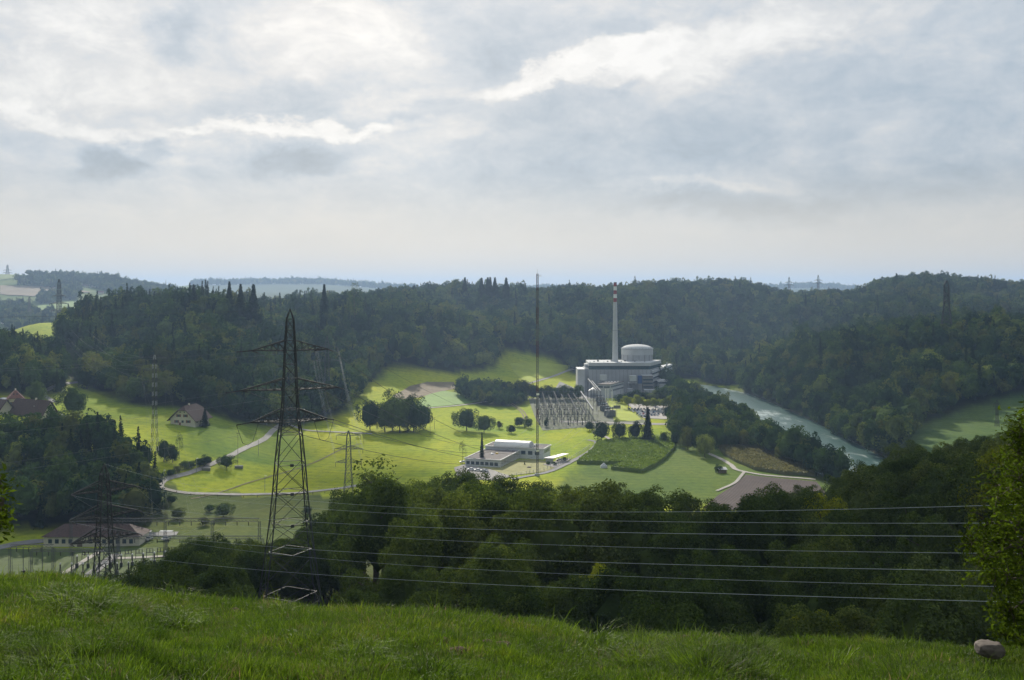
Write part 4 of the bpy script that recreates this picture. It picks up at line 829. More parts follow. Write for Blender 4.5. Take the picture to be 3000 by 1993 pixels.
def bow(p2250, p1600, start, lab, r=.0125):
    """conductor through three known heights along the span plan"""
    A = Vector(start); P = []; dirv = Vector((122.0, -160.0)); T0 = Vector((A.x, A.y))
    def on(px):  # point of the plan line seen in that column
        k = (px - 1500) / F; t = (k * A.y - A.x) / (dirv.x - k * dirv.y); return t
    ta, tb = on(1600), on(2450); ya = A.y + dirv.y * ta; yb = A.y + dirv.y * tb
    za = -(p1600 - HY) / F * ya; zb = -(p2250 - HY) / F * yb; co = np.polyfit([0, ta, tb], [A.z, za, zb], 2)
    P = [(A.x + dirv.x * t, A.y + dirv.y * t, float(np.polyval(co, t))) for t in np.linspace(0, 1.22, 40)]
    return MB().tube(P, r, 5, cap=False).build("power_line", M_wire, label=lab, cat="power line", group="bright wires crossing in front of the near wood")
ords = ["second", "third", "fourth", "fifth", "sixth", "lowest"]
yy2 = [1533, 1569, 1616, 1665, 1708, 1750]; yy1 = [1522, 1556, 1596, 1643, 1679, 1720]
seq = [(5.6, 1), (5.6, -1), (10.8, 1), (10.8, -1), (15.6, 1), (15.6, -1)]
for i, k_ in enumerate(seq):
    a = tipw(p2, tips2[k_]); dn = Vector((122, -160, 14)).normalized(); b = a + dn * 3.2
    ob = obj("insulator_string", ins_string(a - p2.location, b - p2.location, 8, .11).mesh("insulator_string", M_ins), p2); ob.matrix_local = Matrix.Rotation(-p2.rotation_euler.z, 4, 'Z')
    bow(yy2[i], yy1[i], b, "%s bright wire from the top crossing in front of the near wood" % ords[i])
    wire(a, (a.x - 40, a.y + 190 + 6 * i, -99), 3, .018, M_wireg, "wire from the shorter pylon down to the small substation, number %s from the top" % ords[i], "wires down to the small substation")
bow(1493, 1499, (g2.x, 205, -36.0), "faint topmost wire crossing in front of the near wood", .012)
# --- distant pylons
def small_pylon(px, Y, yt, yb, arms, mt, label, wpx0=10, wpx1=32, rz=0, w=.3, dash=False):
    X = (px - 1500) / F * Y; zt = -(yt - HY) / F * Y; zb = -(yb - HY) / F * Y if yb else float(H(X, Y)) - 1
    Hh = zt - zb; e = empty("lattice_pylon", (X, Y, zb), rz, label=label, cat="pylon"); k = Y / F
    prof = [(0, wpx1 * k / 2), (Hh * .45, wpx1 * k / 2 * .55), (Hh * .9, wpx0 * k / 2), (Hh, wpx0 * k / 8)]; n = 9; lv = [Hh * i / n for i in range(n + 1)]
    for sx in (-1, 1):
        for sy in (-1, 1):
            if dash:
                mb = MB()
                for i in range(22):
                    z0, z1 = Hh * i / 22, Hh * (i + 1) / 22; a, b = prof_at(prof, z0), prof_at(prof, z1); mb.bar((sx * a, sy * a, z0), (sx * b, sy * b, z1), w * 1.6, i % 2)
                mb.build("leg", [M_steeld, M_conc2], e)  # pale alternate bars are sunlight on the legs, put in as colour
            else: leg_bars(prof, 0, Hh, w, sx, sy).build("leg", mt, e)
    lattice(prof, lv, w, w * .55).build("bracing", mt, e, kind='stuff'); tips = []
    for ya, half in arms:
        z = -(ya - HY) / F * Y - zb; L = half * k
        for s in (-1, 1):
            crossarm(s, z, min(2.2, L * .25), L, prof_at(prof, z), w * .7, w * .45, 3).build("crossarm", mt, e); tips.append(tipw(e, (s * L, 0, z)))
            ins = MB().bar((s * L, 0, z), (s * L, 0, z - 2.4), w * .9).build("insulator_string", M_ins, e)
    return e, tips
_, t3 = small_pylon(453, 540, 1040, 1335, [(1048, 34), (1085, 42), (1120, 36)], M_yard, "slim pylon with sunlit dashes painted on its legs beside the gabled farmhouse", 10, 18, dash=True, w=.11)
_, t5 = small_pylon(1021, 545, 1262, 1470, [(1276, 36), (1316, 42), (1355, 38)], M_yard, "grey lattice pylon standing in the bright meadow right of the tall one", 11, 30, w=.2)
_, t6 = small_pylon(958, 905, 985, 1180, [(1018, 30), (1058, 40), (1030, 34)], M_yard, "faint grey pylon before the dark wooded slope", 9, 22, w=.22)
_, t4 = small_pylon(173, 1300, 818, 955, [(868, 20), (890, 28), (910, 22)], M_steeld, "hazy pylon in front of the far left fields", 7, 18, w=.5)
_, t7 = small_pylon(2773, 1100, 823, 950, [(862, 16), (882, 18)], M_steeld, "dark pylon on the wooded hill at the right", 12, 26, w=.75, rz=R(60))
_, t8 = small_pylon(2650, 800, 1198, 1275, [(1206, 16), (1218, 20), (1236, 15)], M_steel, "small pale pylon by the riverside trees on the right", 6, 10, w=.22)
_, t9 = small_pylon(2921, 700, 1172, 1250, [(1184, 10), (1200, 12)], M_steeld, "thin pylon on the green slope at the far right", 6, 10, w=.14)
for px, Y, yt, lb in ((2312, 2050, 812, "left of the two hazy pylons on the right skyline"), (2397, 2050, 806, "right of the two hazy pylons on the right skyline"), (1860, 1900, 809, "hazy pylon on the skyline right of the chimney"), (22, 3320, 776, "tiny pylon on the far left skyline")):
    small_pylon(px, Y, yt, None, [(yt + 16, 12), (yt + 24, 14)], M_steeld, lb, 4, 9, w=.36 if Y < 3000 else .6)
small_pylon(86, 2000, 870, 915, [(880, 9)], M_steeld, "small hazy pylon in the far left fields", 4, 9, w=.4)
# wires of the distant lines
for i, (a, xb) in enumerate(zip(t3, (448, 478, 503, 556, 582, 607))):
    wire(a, ((xb - 1500) / F * 432, 432, -99.8), 3.5, .02, M_wireg, "pale wire dropping from the slim pylon to the small substation", "steep wires above the small substation", 16)
for i, (a, b) in enumerate(zip(t4, t3)): wire(a, b, 22, .04, M_wireg, "sagging wire between the far left pylon and the slim pylon", "wires to the far left pylon", 20)
for i, (a, b) in enumerate(zip(t6, t5)):
    wire(a, b, 5, .035, M_wireg, "pale wire between the meadow pylon and the faint pylon behind", "wires between the meadow pylon and the one behind", 16)
    wire(b + Vector((.6, 0, 0)), a + Vector((.8, 0, 0)), 5.5, .03, M_wireg, "pale wire between the meadow pylon and the faint pylon behind", "wires between the meadow pylon and the one behind", 16)
    wire(b, (b.x - 70 + i * 4, b.y - 110, -101), 5, .018, M_wireg, "pale wire from the meadow pylon towards the small substation", "wires from the meadow pylon to the small substation", 12)
for i, a in enumerate(t7): wire(a, (a.x + 190, a.y - 400, a.z - 30 + 3 * i), 14, .05, M_wired, "dark wire sagging down from the hilltop pylon at the right", "wires of the hilltop pylon", 16)
for i, a in enumerate(t8[:4]): wire(a, (a.x + 160, a.y - 120, a.z + 4), 5, .03, M_wired, "thin wire from the small pale pylon at the right", "wires of the small riverside pylon", 12)
# ------------------------------------------------------------------ red and white mast
def mast():
    Y = 622.0; b = gz(1574, Y); zt = -(803 - HY) / F * Y; Hh = zt - b.z; e = empty("radio_mast", (b.x, b.y, b.z), R(20), label="very tall thin lattice mast in red and white rising in front of the flat building", cat="mast")
    n = 60; h = .62
    for (sx, sy) in ((0, 1.1), (-.95, -.6), (.95, -.6)):
        mb = MB()
        for i in range(12):
            z0, z1 = Hh * i / 12, Hh * (i + 1) / 12; mb.bar((sx * h, sy * h, z0), (sx * h, sy * h, z1), .24, 0 if i in (0, 1, 2) else (1 if i % 2 else 2))
        mb.build("leg", [M_steeld, mat_mr, mat_mw], e)
    mb = MB(); C_ = [(0, 1.1 * h), (-.95 * h, -.6 * h), (.95 * h, -.6 * h)]
    for i in range(n):
        z0, z1 = Hh * i / n, Hh * (i + 1) / n; sg = int(12 * i / n); m = 0 if sg < 3 else (1 if sg % 2 else 2)
        for k in range(3):
            a, c = C_[k], C_[(k + 1) % 3]; mb.bar((*a, z1), (*c, z1), .2, m); mb.bar((*a, z0), (*c, z1), .10, m)
    mb.build("bracing", [M_steeld, mat_mr, mat_mw], e, kind='stuff')
    t_ = MB(); t_.bar((0, 0, Hh), (0, 0, Hh + 3.2), .12).bar((0, 0, Hh - 1.2), (3.0, 0, Hh - 1.2), .12).bar((2.4, 0, Hh - 1.8), (2.4, 0, Hh - .4), .10).bar((1.6, 0, Hh - 1.7), (1.6, 0, Hh - .6), .1)
    t_.build("antenna", M_steel, e); MB().box(-1.2, 1.2, -1.2, 1.2, -.5, 1.4).build("foot", M_conc, e)
    for k, zz in enumerate((Hh * .12, Hh * .40)): MB().box(-.9, .9, -1.1, -.7, zz, zz + 1.1).build("junction_box", M_white, e)
mat_mr = mat("mast_red", (0.085, 0.025, 0.02), 0.7, 0.2, 1); mat_mw = mat("mast_white", (0.12, 0.12, 0.10), 0.7, 0.2, 1)
mast()
# ------------------------------------------------------------------ poles and lamps
def pole(px, pyb, pyt, lab, box=False, lamp=False, w=.28):
    p = hit(px, pyb); h = -(pyt - HY) / F * p.y - p.z; e = empty("street_lamp" if lamp else "utility_pole", p, label=lab, cat="lamp post" if lamp else "pole"); MB().tube([(0, 0, -.5), (0, 0, h)], [w / 2, w / 3], 6).build("pole", M_steel if lamp else M_wood, e)
    if lamp: MB().box(-.1, 1.0, -.18, .18, h - .05, h + .12).build("lamp_head", M_white, e)
    else: MB().bar((-1.1, 0, h - .5), (1.1, 0, h - .5), .16).build("crossbar", M_steeld, e)
pole(697, 1372, 1268, "tall thin pole beside the lane with a trough at its foot"); pole(1260, 1275, 1218, "left wooden pole in the meadow right of the oaks"); pole(1273, 1258, 1222, "right wooden pole in the meadow right of the oaks")
pole(1066, 1300, 1270, "short pole at the edge of the meadow road"); pole(2047, 1000, 1000, "x") if False else None
for x, yb, yt, lb in ((756, 1238, 1199, "lamp post at the left end of the upper road"), (782, 1245, 1208, "second lamp post on the upper road"), (815, 1242, 1199, "third lamp post on the upper road, behind the tall pylon"), (890, 1255, 1199, "lamp post on the upper road right of the tall pylon"), (480, 1410, 1378, "lamp post at the bend of the lane"), (576, 1385, 1343, "lamp post beside the hedge"), (757, 1335, 1290, "lamp post left of the tall pylon in the meadow"), (776, 1440, 1395, "lamp post by the lower lane left of the tall pylon"), (2395, 1395, 1370, "white post by the riverside track, left"), (2410, 1398, 1374, "white post by the riverside track, right")):
    pole(x, yb, yt, lb, lamp=True)
for x, y, lb in ((604, 1378, "dark concrete block at the lane beside the hedge"), (700, 1372, "dark box at the foot of the tall pole")):
    p = hit(x, y); MB().box(-2.4, 2.4, -1.2, 1.2, -.4, 1.3).box(-2.6, 2.6, -1.4, 1.4, 1.3, 1.5).build("water_trough", M_concd, label=lb, cat="trough", loc=p, rz=.2)
# fence along the lower lane
def fence(pts, lab, h=1.3, sp=7, m=None):
    L = smooth_line(hp(pts), 20); d = 0; P = [L[0]]
    for a, b in zip(L[:-1], L[1:]):
        d += (b - a).length
        if d >= sp: P.append(b); d = 0
    e = empty("fence", (P[0].x, P[0].y, float(H(P[0].x, P[0].y))), label=lab, cat="fence"); o = e.location; pm = MB().box(-.11, .11, -.11, .11, -.2, h).mesh("post", m or M_wood); Q_ = []
    for p in P:
        w_ = Vector((p.x, p.y, float(H(p.x, p.y)))) - o; q_ = obj("post", pm, e); q_.location = w_; Q_.append(w_)
    for k in (.5, .95):
        mb = MB()
        for a, b in zip(Q_[:-1], Q_[1:]): mb.bar(a + Vector((0, 0, h * k)), b + Vector((0, 0, h * k)), .07)
        mb.build("rail", m or M_wood, e)
fence([(480, 1432), (520, 1445), (600, 1455), (720, 1458), (860, 1454), (980, 1442), (1080, 1426)], "long wooden post fence below the curved lane")
fence([(1500, 1398), (1590, 1380), (1650, 1358), (1700, 1330), (1730, 1310)], "tall mesh fence round the flat roofed building", 2.3, 3.2, M_steel)
fence([(1552, 1256), (1650, 1258), (1760, 1256), (1850, 1252)], "mesh fence along the front of the big substation", 2.2, 6, M_steel)
# ------------------------------------------------------------------ power station
def K(px, Y): return (px - 1500) / F * Y
def ZZ(py, Y): return -(py - HY) / F * Y
YP = 1130.0; GP = -117.2
def station():
    e = empty("power_station", (K(1800, YP), YP, GP), R(0), label="pale concrete power station with turbine hall and domed reactor building", cat="power station"); ox, oy, oz = e.location
    def B(x0, x1, ytop, ybot, y0, y1, name, m, extra=None, at=YP):
        mb = MB().box(K(x0, at) - ox, K(x1, at) - ox, y0 - oy, y1 - oy, (ZZ(ybot, at) if ybot else GP - 3) - oz, ZZ(ytop, at) - oz); return mb.build(name, m, e)
    # turbine hall: wall, recessed window band, parapet
    hw = B(1725, 1906, 1083, None, YP, YP + 46, "wall", M_conc)
    B(1726, 1905, 1072.5, 1083, YP + 1.0, YP + 45, "window_band", M_teal); B(1725, 1906, 1063, 1072.5, YP - .3, YP + 46.3, "parapet", M_conc2)
    pan = MB().box(-.12, .12, -.25, .1, 0, ZZ(1084, YP) - GP).mesh("wall_rib", M_concd)
    for i in range(1, 16):
        o = obj("wall_rib", pan, e); o.location = (K(1725 + i * 11.3, YP) - ox, -.02, 0)
    mul = MB().box(-.15, .15, -.3, .3, 0, ZZ(1072.5, YP) - ZZ(1083, YP)).mesh("mullion", M_steeld)
    for i in range(1, 24):
        o = obj("mullion", mul, e); o.location = (K(1726 + i * 7.5, YP) - ox, .9, ZZ(1083, YP) - oz)
    # railing and small roof boxes
    for i in range(13):
        x = 1730 + i * 13.5; MB().box(-.5 - (i % 3) * .4, .6, -1, 1, 0, .7 + .5 * (i % 3)).build("roof_vent", M_conc2 if i % 2 else M_concd, e).location = (K(x, YP) - ox, 6 + (i * 7) % 20, ZZ(1063, YP) - oz)
    # skewed right wing of the hall
    mb = MB(); a = (K(1906, YP) - ox, 0); b = (K(1928, YP + 46) - ox, 46)
    def prism(poly, z0, z1, name, m): 
        n = len(poly); v = [(x, y, z0) for x, y in poly] + [(x, y, z1) for x, y in poly]
        mbb = MB().add(v, [tuple(range(n))[::-1], tuple(range(n, 2 * n))] + [(i, (i + 1) % n, n + (i + 1) % n, n + i) for i in range(n)]); return mbb.build(name, m, e)
    prism([(a[0] + .01, 0), (b[0] + 3, 44), (b[0] + 3, 46), (a[0] + .01, 46)], -3, ZZ(1083, YP) - oz, "wall", M_conc)
    prism([(a[0] - .5, .8), (b[0] + 2.4, 44), (b[0] + 2.4, 45.5), (a[0] - .5, 45.5)], ZZ(1083, YP) - oz, ZZ(1072.5, YP) - oz, "window_band", M_teal)
    prism([(a[0] + .01, -.3), (b[0] + 3.3, 44), (b[0] + 3.3, 46.3), (a[0] + .01, 46.3)], ZZ(1072.5, YP) - oz, ZZ(1063, YP) - oz, "parapet", M_conc2)
    # left annexes
    B(1692, 1713, 1083, None, YP - 2, YP + 30, "annex", M_conc2); B(1713.1, 1724.9, 1080, None, YP + 3, YP + 30, "annex", M_conc); B(1716, 1725, 1070, 1080, YP + 14, YP + 30, "annex", M_conc2)
    B(1691.5, 1713.5, 1081.6, 1083, YP - 2.4, YP + 30.4, "roof_edge", M_steel)
    # reactor drum with shallow dome
    cx, cy = K(1866.5, YP + 42) - ox, 62.0 - 20; Yr = YP + 42; rr_ = 92.2 / 2 / F * Yr; z0 = 25; z1 = ZZ(1021.5, Yr) - oz; zr = ZZ(1037.5, Yr) - oz; za = ZZ(1009, Yr) - oz
    MB().lathe([(rr_ - .35, z0), (rr_ - .35, zr - .25)], 72, c=(cx, cy)).build("drum", M_conc, e); MB().lathe([(rr_, zr - .25), (rr_, z1 - .5)], 72, c=(cx, cy)).build("drum_collar", M_conc2, e)
    MB().lathe([(rr_ + .35, z1 - .5), (rr_ + .35, z1 + .5)], 72, c=(cx, cy)).build("parapet", M_conc, e)
    dm = MB().lathe([((rr_ - .6) * math.cos(t), z1 + (za - z1) * math.sin(t)) for t in np.linspace(0, 1.5, 9)], 72, c=(cx, cy)).mesh("dome", M_conc2); dm.polygons.foreach_set('use_smooth', [True] * len(dm.polygons)); obj("dome", dm, e)
    rib = MB().box(-.2, .2, -.25, .05, z0, zr - .3).mesh("drum_rib", M_concd)
    for t in np.linspace(-2.7, -.45, 7):
        o = obj("drum_rib", rib, e); o.location = (cx + math.cos(t) * (rr_ - .3), cy + math.sin(t) * (rr_ - .3), 0); o.rotation_euler.z = t + math.pi / 2
    post = MB().box(-.12, .12, -.12, .12, 0, 1.4).mesh("railing_post", M_steel)
    for t in np.linspace(0, 2 * math.pi, 28, endpoint=False):
        o = obj("railing_post", post, e); o.location = (cx + math.cos(t) * (rr_ + .2), cy + math.sin(t) * (rr_ + .2), z1 + .5)
    # white cubes on stilts and ducts before the hall
    for x0, x1, yt, yb in ((1755.5, 1774, 1096, 1111.5), (1840.5, 1859.5, 1098, 1113.5)):
        B(x0, x1, yt, yb, YP - 16, YP - 8, "ventilation_box", mat("pale_cladding", (0.55, 0.57, 0.53), 0.7, .06, .3))
        for i, x in enumerate((x0 - 3, x0 + 1, x0 + 6, x1 - 5, x1 - 1)): B(x, x + 1.6, yb, None, YP - 15 + (i % 3) * 2, YP - 13.5 + (i % 3) * 2, "stilt", M_steel)
        B(x0 - 5, x1 + 2, yb + 4, yb + 6, YP - 16, YP - 9, "platform", M_conc2); B(x0 - 1, x1 - 3, yb + 7, yb + 12, YP - 15, YP - 9, "machinery", M_concd)
    B(1867, 1878, 1100, 1122, YP - 9, YP - 3, "blue_cladding", M_blue); B(1867, 1878, 1122, None, YP - 9, YP - 3, "wall", M_conc)
    B(1878.2, 1909, 1099, None, YP - 12, YP - 1, "side_building", mat("brown_grey_cladding", (0.20, 0.19, 0.18), .8, .15, .3)); B(1878, 1909.4, 1097.6, 1099, YP - 12.3, YP - .9, "roof_edge", M_conc2)
    w_ = MB().box(-.9, .9, -.15, .1, 0, 1.6).mesh("window", M_glassd)
    for r_ in range(4):
        for c_ in range(7):
            o = obj("window", w_, e); o.location = (K(1881.5 + c_ * 4.1, YP) - ox, -12.05, 3 + r_ * 4.0)
    # wing to the right with long window strips, running away
    for k, (yt, yb, m) in enumerate(((1087, 1093, M_conc2), (1093, 1097.5, M_glassd), (1097.5, 1106, M_conc2), (1106, 1110.5, M_glassd), (1110.5, 1119, M_conc), (1119, 1124, M_glassd), (1124, 1150, M_conc))):
        ins_ = .5 if m is M_glassd else 0; za_, zb_ = ZZ(yb, YP) - oz, ZZ(yt, YP) - oz; xa = K(1909.5, YP) - ox; xb = K(1969, YP + 105) - ox
        prism([(xa + ins_, -4 + ins_), (xb, 104 + ins_), (xb - 2, 112), (xa + ins_, 40)], max(za_, -3), zb_ - .004, "window_strip" if m is M_glassd else "storey", m)
    B(1925, 1928, 1092, None, YP + 15, YP + 19, "stair_shaft", M_conc2)
    # low round roofed building at the right
    B(1930, 1967, 1124, None, YP - 2, YP + 18, "side_building", M_conc2); B(1931, 1966, 1119, 1124, YP - 1.4, YP + 17, "window_strip", M_glassd)
    x0, x1 = K(1928.5, YP) - ox, K(1968, YP) - ox; n = 12; v = []
    for y in (-3, 19):
        for i in range(n + 1): t = i / n; v.append((x0 + (x1 - x0) * t, y, ZZ(1119, YP) - oz + 2.6 * math.sin(math.pi * t)))
    MB().add(v, [(i, i + 1, n + 2 + i, n + 1 + i) for i in range(n)] + [tuple(range(n + 1))[::-1], tuple(range(n + 1, 2 * n + 2))]).build("roof", M_conc2, e)
    # low service roofs on the right front
    for i, (xa, xb, yt, d) in enumerate(((1880, 1915, 1136, -26), (1850, 1876, 1140, -30), (1915, 1945, 1139, -24), (1832, 1848, 1134, -22))): B(xa, xb, yt, None, YP + d, YP + d + 10, "service_building", (M_conc, M_concd, M_conc2, M_conc)[i])
    for i in range(12): B(1795 + i * 12 % 170, 1797.2 + i * 12 % 170, 1134 + i % 4, None, YP - 34 + i % 5, YP - 33 + i % 5, "pipe", M_steel)
    return e
station()
# front office with a folded corner, and the white roofed shed beside it
def office():
    Yo = 1072.0; e = empty("office_building", (K(1788, Yo), Yo, GP), label="low pale office block with small dark windows in front of the turbine hall", cat="building"); ox, oy, oz = e.location
    poly = [(K(1751, Yo) - ox, 0), (K(1788, Yo) - ox, -1), (K(1827, Yo + 34) - ox, 34), (K(1795, Yo + 34) - ox, 38)]; zt = ZZ(1127.5, Yo) - oz
    n = 4; v = [(x, y, -3) for x, y in poly] + [(x, y, zt) for x, y in poly]; MB().add(v, [(0, 3, 2, 1), (4, 5, 6, 7)] + [(i, (i + 1) % n, n + (i + 1) % n, n + i) for i in range(n)]).build("wall", M_conc2, e)
    c = Vector((sum(p[0] for p in poly) / 4, sum(p[1] for p in poly) / 4)); P2 = [tuple(c + (Vector(p) - c) * 1.05) for p in poly]; v = [(x, y, zt) for x, y in P2] + [(x, y, zt + .7) for x, y in P2]
    MB().add(v, [(0, 3, 2, 1), (4, 5, 6, 7)] + [(i, (i + 1) % n, n + (i + 1) % n, n + i) for i in range(n)]).build("roof", M_roofg, e)
    a, b, d = Vector(poly[0]), Vector(poly[1]), Vector(poly[2]); w_ = MB().box(-.9, .9, -.12, .1, 0, 1.7).mesh("window", M_glassd)
    for (p, q_, fr, zz) in [(a, b, f_, zt - 3.2) for f_ in (.10, .22, .34)] + [(a, b, f_, zt - 3.4) for f_ in (.55, .66, .77, .88)] + [(b, d, f_, zt - 3.2) for f_ in np.linspace(.06, .95, 13)] + [(b, d, f_, zt - 7.2) for f_ in np.linspace(.06, .95, 13)]:
        r_ = p.lerp(q_, fr); o = obj("window", w_, e); o.location = (r_.x, r_.y - .08, zz); o.rotation_euler.z = math.atan2((q_ - p).y, (q_ - p).x)
    for i in range(5): MB().box(-.8, .8, -.8, .8, 0, 1.1).build("roof_vent", M_white, e).location = (c.x - 6 + i * 3.5, c.y - 2 + i * 1.6, zt + .7)
    e2 = empty("shed", (K(1739, 1085), 1085, GP), R(-8), label="pale shed with a bright rounded white roof left of the office block", cat="shed")
    MB().box(-5.2, 5, -6, 14, -2, 7.0).build("wall", M_conc2, e2); n = 8; v = []
    for y in (-6.3, 14.3):
        for i in range(n + 1): t = i / n; v.append((-5.5 + 10.8 * t, y, 7.0 + 2.3 * math.sin(math.pi * t)))
    MB().add(v, [(i, i + 1, n + 2 + i, n + 1 + i) for i in range(n)] + [tuple(range(n + 1))[::-1], tuple(range(n + 1, 2 * n + 2))]).build("roof", M_roofw, e2)
    MB().box(-3, 3, -6.15, -5.9, 0, 4.5).build("door", M_steel, e2)
office()
# chimney
Yc = YP + 20; b0 = Vector((K(1802.3, Yc), Yc, GP)); e = empty("chimney", b0, label="tall concrete chimney with red and white bands at its top", cat="chimney")
def cr_(py): return np.interp(py, [828, 1061, 1160], [8.6, 17.6, 21.5]) / 2 / F * Yc
for i, (a, b, m, nm) in enumerate(((828, 839.5, M_red, "red_band"), (839.5, 851, M_white, "white_band"), (851, 862, M_red, "red_band"), (862, 873.5, M_white, "white_band"), (873.5, 885, M_red, "red_band"), (885, 967.5, M_conc2, "shaft"), (967.5, 969, M_steel, "ring"), (969, 1165, M_conc2, "shaft"))):
    k_ = 1.06 if nm == "ring" else 1; MB().lathe([(cr_(b) * k_, ZZ(b, Yc) - GP), (cr_(a) * k_, ZZ(a, Yc) - GP)], 32).build(nm, m, e)
MB().lathe([(cr_(828) * 1.08, ZZ(829, Yc) - GP), (cr_(828) * 1.08, ZZ(827, Yc) - GP)], 32).build("cap", M_concd, e)
p = (K(1953.6, YP + 40), YP + 40, GP); MB().lathe([(.9, 0), (.9, ZZ(1063, YP + 40) - GP)], 12).build("vent_stack", M_conc2, label="short pale vent stack right of the reactor building", cat="stack", loc=p)
for i, (x, yt) in enumerate(((1774, 1140), (1781, 1139), (1793, 1142))): MB().lathe([(.55, 0), (.55, ZZ(yt, 1040) + 117)], 10).build("vent_stack", M_white, label="white post in front of the office block, %s of three" % ("left", "middle", "right")[i], cat="post", loc=(K(x, 1040), 1040, -117))
# ------------------------------------------------------------------ big substation
def gantry(x, y0, y1, h, lab, nsp=4, heavy=False, grp="parallel gantries of the big substation"):
    z = float(H(x, (y0 + y1) / 2)) + .2; e = empty("switchyard_gantry", (x, y0, z), label=lab, cat="gantry", group=grp); L = y1 - y0; w = .9 if heavy else .7
    for i in range(nsp + 1):
        mb = MB(); yy = L * i / nsp
        for sx, sy in ((-1, 0), (1, 0), (0, 1.4)): mb.bar((sx * w * .6, yy + sy, 0), (sx * w * .18, yy + sy * .2, h), .13)
        for k in range(1, 6): mb.bar((-w * .55 * (1 - k / 8), yy, h * k / 6), (w * .55 * (1 - k / 8), yy, h * (k - 1) / 6), .10)
        mb.build("column", M_yard, e)
    mb = MB(); n = int(L / 4)
    for s in (-1, 1): mb.bar((s * w / 2, 0, h), (s * w / 2, L, h), .22 if heavy else .12); mb.bar((s * w / 2, 0, h + w), (s * w / 2, L, h + w), .22 if heavy else .12)
    for i in range(n): a, b = L * i / n, L * (i + 1) / n; mb.bar((-w / 2, a, h + w), (-w / 2, b, h), .08); mb.bar((w / 2, a, h), (w / 2, b, h + w), .08)
    mb.build("beam", M_yard, e)
    if heavy:
        pl = MB().box(-.4, .4, -1.7, 1.7, -.1, .2).mesh("beam_plate", M_steel)
        for i in range(int(L / 6.2)): o = obj("beam_plate", pl, e); o.location = (0, 4 + i * 6.2, h + w + .2)
        MB().box(-w / 2, w / 2, 0, L, h - .3, h + w * .6).build("beam_core", M_steeld, e)
    else:
        im = MB().bar((0, 0, 0), (0, 0, -1.9), .28).mesh("insulator", M_ins)
        for i in range(nsp * 3): o = obj("insulator", im, e); o.location = (0, L * (i + .5) / (nsp * 3), h)
    return e
names = ["leftmost", "second", "third", "fourth", "fifth", "sixth", "seventh", "eighth", "ninth"]
for i, x in enumerate((26, 31, 37, 43, 50, 56.5, 63)):
    gantry(x, 850 + 8 * (i % 2), 1020 - 10 * (i % 3), 10.5 + (i % 2) * 1.5, "%s of the grey gantries running through the big substation" % names[i])
gantry(69.5, 850, 1000, 13.5, "dark gantry with white plates in the middle of the big substation", heavy=True)
gantry(82, 960, 1068, 20, "high dark gantry with white plates beside the office block", 3, heavy=True); gantry(85.5, 955, 1063, 18.5, "lower twin of the high dark gantry beside the office block", 3, heavy=True)
for i, (y, h, x0, x1) in enumerate(((862, 9, 22, 74), (905, 11, 22, 90), (945, 11, 24, 92), (985, 12, 26, 92), (1020, 12, 28, 78))):
    e = empty("portal_beam", (x0, y, float(H(50, y)) + .2), label="%s cross beam of the big substation counted from the front" % ["first", "second", "third", "fourth", "rearmost"][i], cat="gantry"); L = x1 - x0
    for k in range(7): MB().bar((L * k / 6, 0, 0), (L * k / 6, 0, h), .2).build("column", M_yard, e)
    mb = MB().bar((0, -.3, h), (L, -.3, h), .13).bar((0, .3, h), (L, .3, h), .13)
    for k in range(20): mb.bar((L * k / 20, -.3, h), (L * (k + 1) / 20, .3, h), .08)
    mb.build("beam", M_yard, e)
def switch(x, y, z, kind, lab, grp, sc=1):
    e = empty("circuit_breaker" if kind == 0 else "disconnector", (x, y, z), random.uniform(-.1, .1), label=lab, cat="switchgear", group=grp); e.scale = (sc, sc, sc)
    if kind == 0: MB().box(-.5, .5, -.5, .5, 0, 2.2).build("frame", M_steeld, e); MB().tube([(0, 0, 2.2), (0, 0, 5.2)], .28, 7).build("insulator", M_ins, e); MB().lathe([(.36, 5.2), (.36, 5.7), (.1, 5.9)], 8).build("cap", M_white, e)
    else:
        MB().bar((-1.5, 0, 0), (-1.5, 0, 2.4), .2).bar((1.5, 0, 0), (1.5, 0, 2.4), .2).bar((-1.7, 0, 2.5), (1.7, 0, 2.5), .25).build("frame", M_yard, e); mb = MB()
        for q_ in (-1.4, 0, 1.4): MB().tube([(q_, 0, 2.6), (q_, 0, 4.2)], .16, 6).build("insulator", M_ins, e)
        MB().bar((-1.6, 0, 4.3), (1.6, 0, 4.3), .12).build("contact_arm", M_yard, e)
for j in range(9):
    for i in range(8):
        x = 24 + i * 6.2 + (j % 2) * 1.5; y = 858 + j * 17; switch(x, y, float(H(x, y)) + .2, 0 if j in (0, 4) and i % 2 == 0 else 1, "dark breaker column with a pale cap in the front row" if j == 0 and i % 2 == 0 else "small grey switch frame in the big substation yard", "switchgear in the big substation yard" if not (j == 0 and i % 2 == 0) else "front row of breaker columns", 1.1)
def transformer(px, py, lab, s=1, grp=None):
    p = hit(px, py); e = empty("transformer", p, R(10), label=lab, cat="transformer", group=grp); e.scale = (s, s, s); MB().box(-3.2, 3.2, -2, 2, 0.4, 4.2).build("tank", M_concd, e); fin = MB().box(-.14, .14, -.6, 0, .8, 3.8).mesh("cooling_fin", M_steel)
    for i in range(9): o = obj("cooling_fin", fin, e); o.location = (-2.8 + i * .7, -2.05, 0)
    for i in (-1.8, 0, 1.8): MB().tube([(i, 0, 4.2), (i, 0, 6.2)], .2, 6).build("bushing", M_ins, e)
    MB().tube([(-2.4, 1.2, 5.4), (2.4, 1.2, 5.4)], .55, 8).build("oil_drum", M_steel, e)
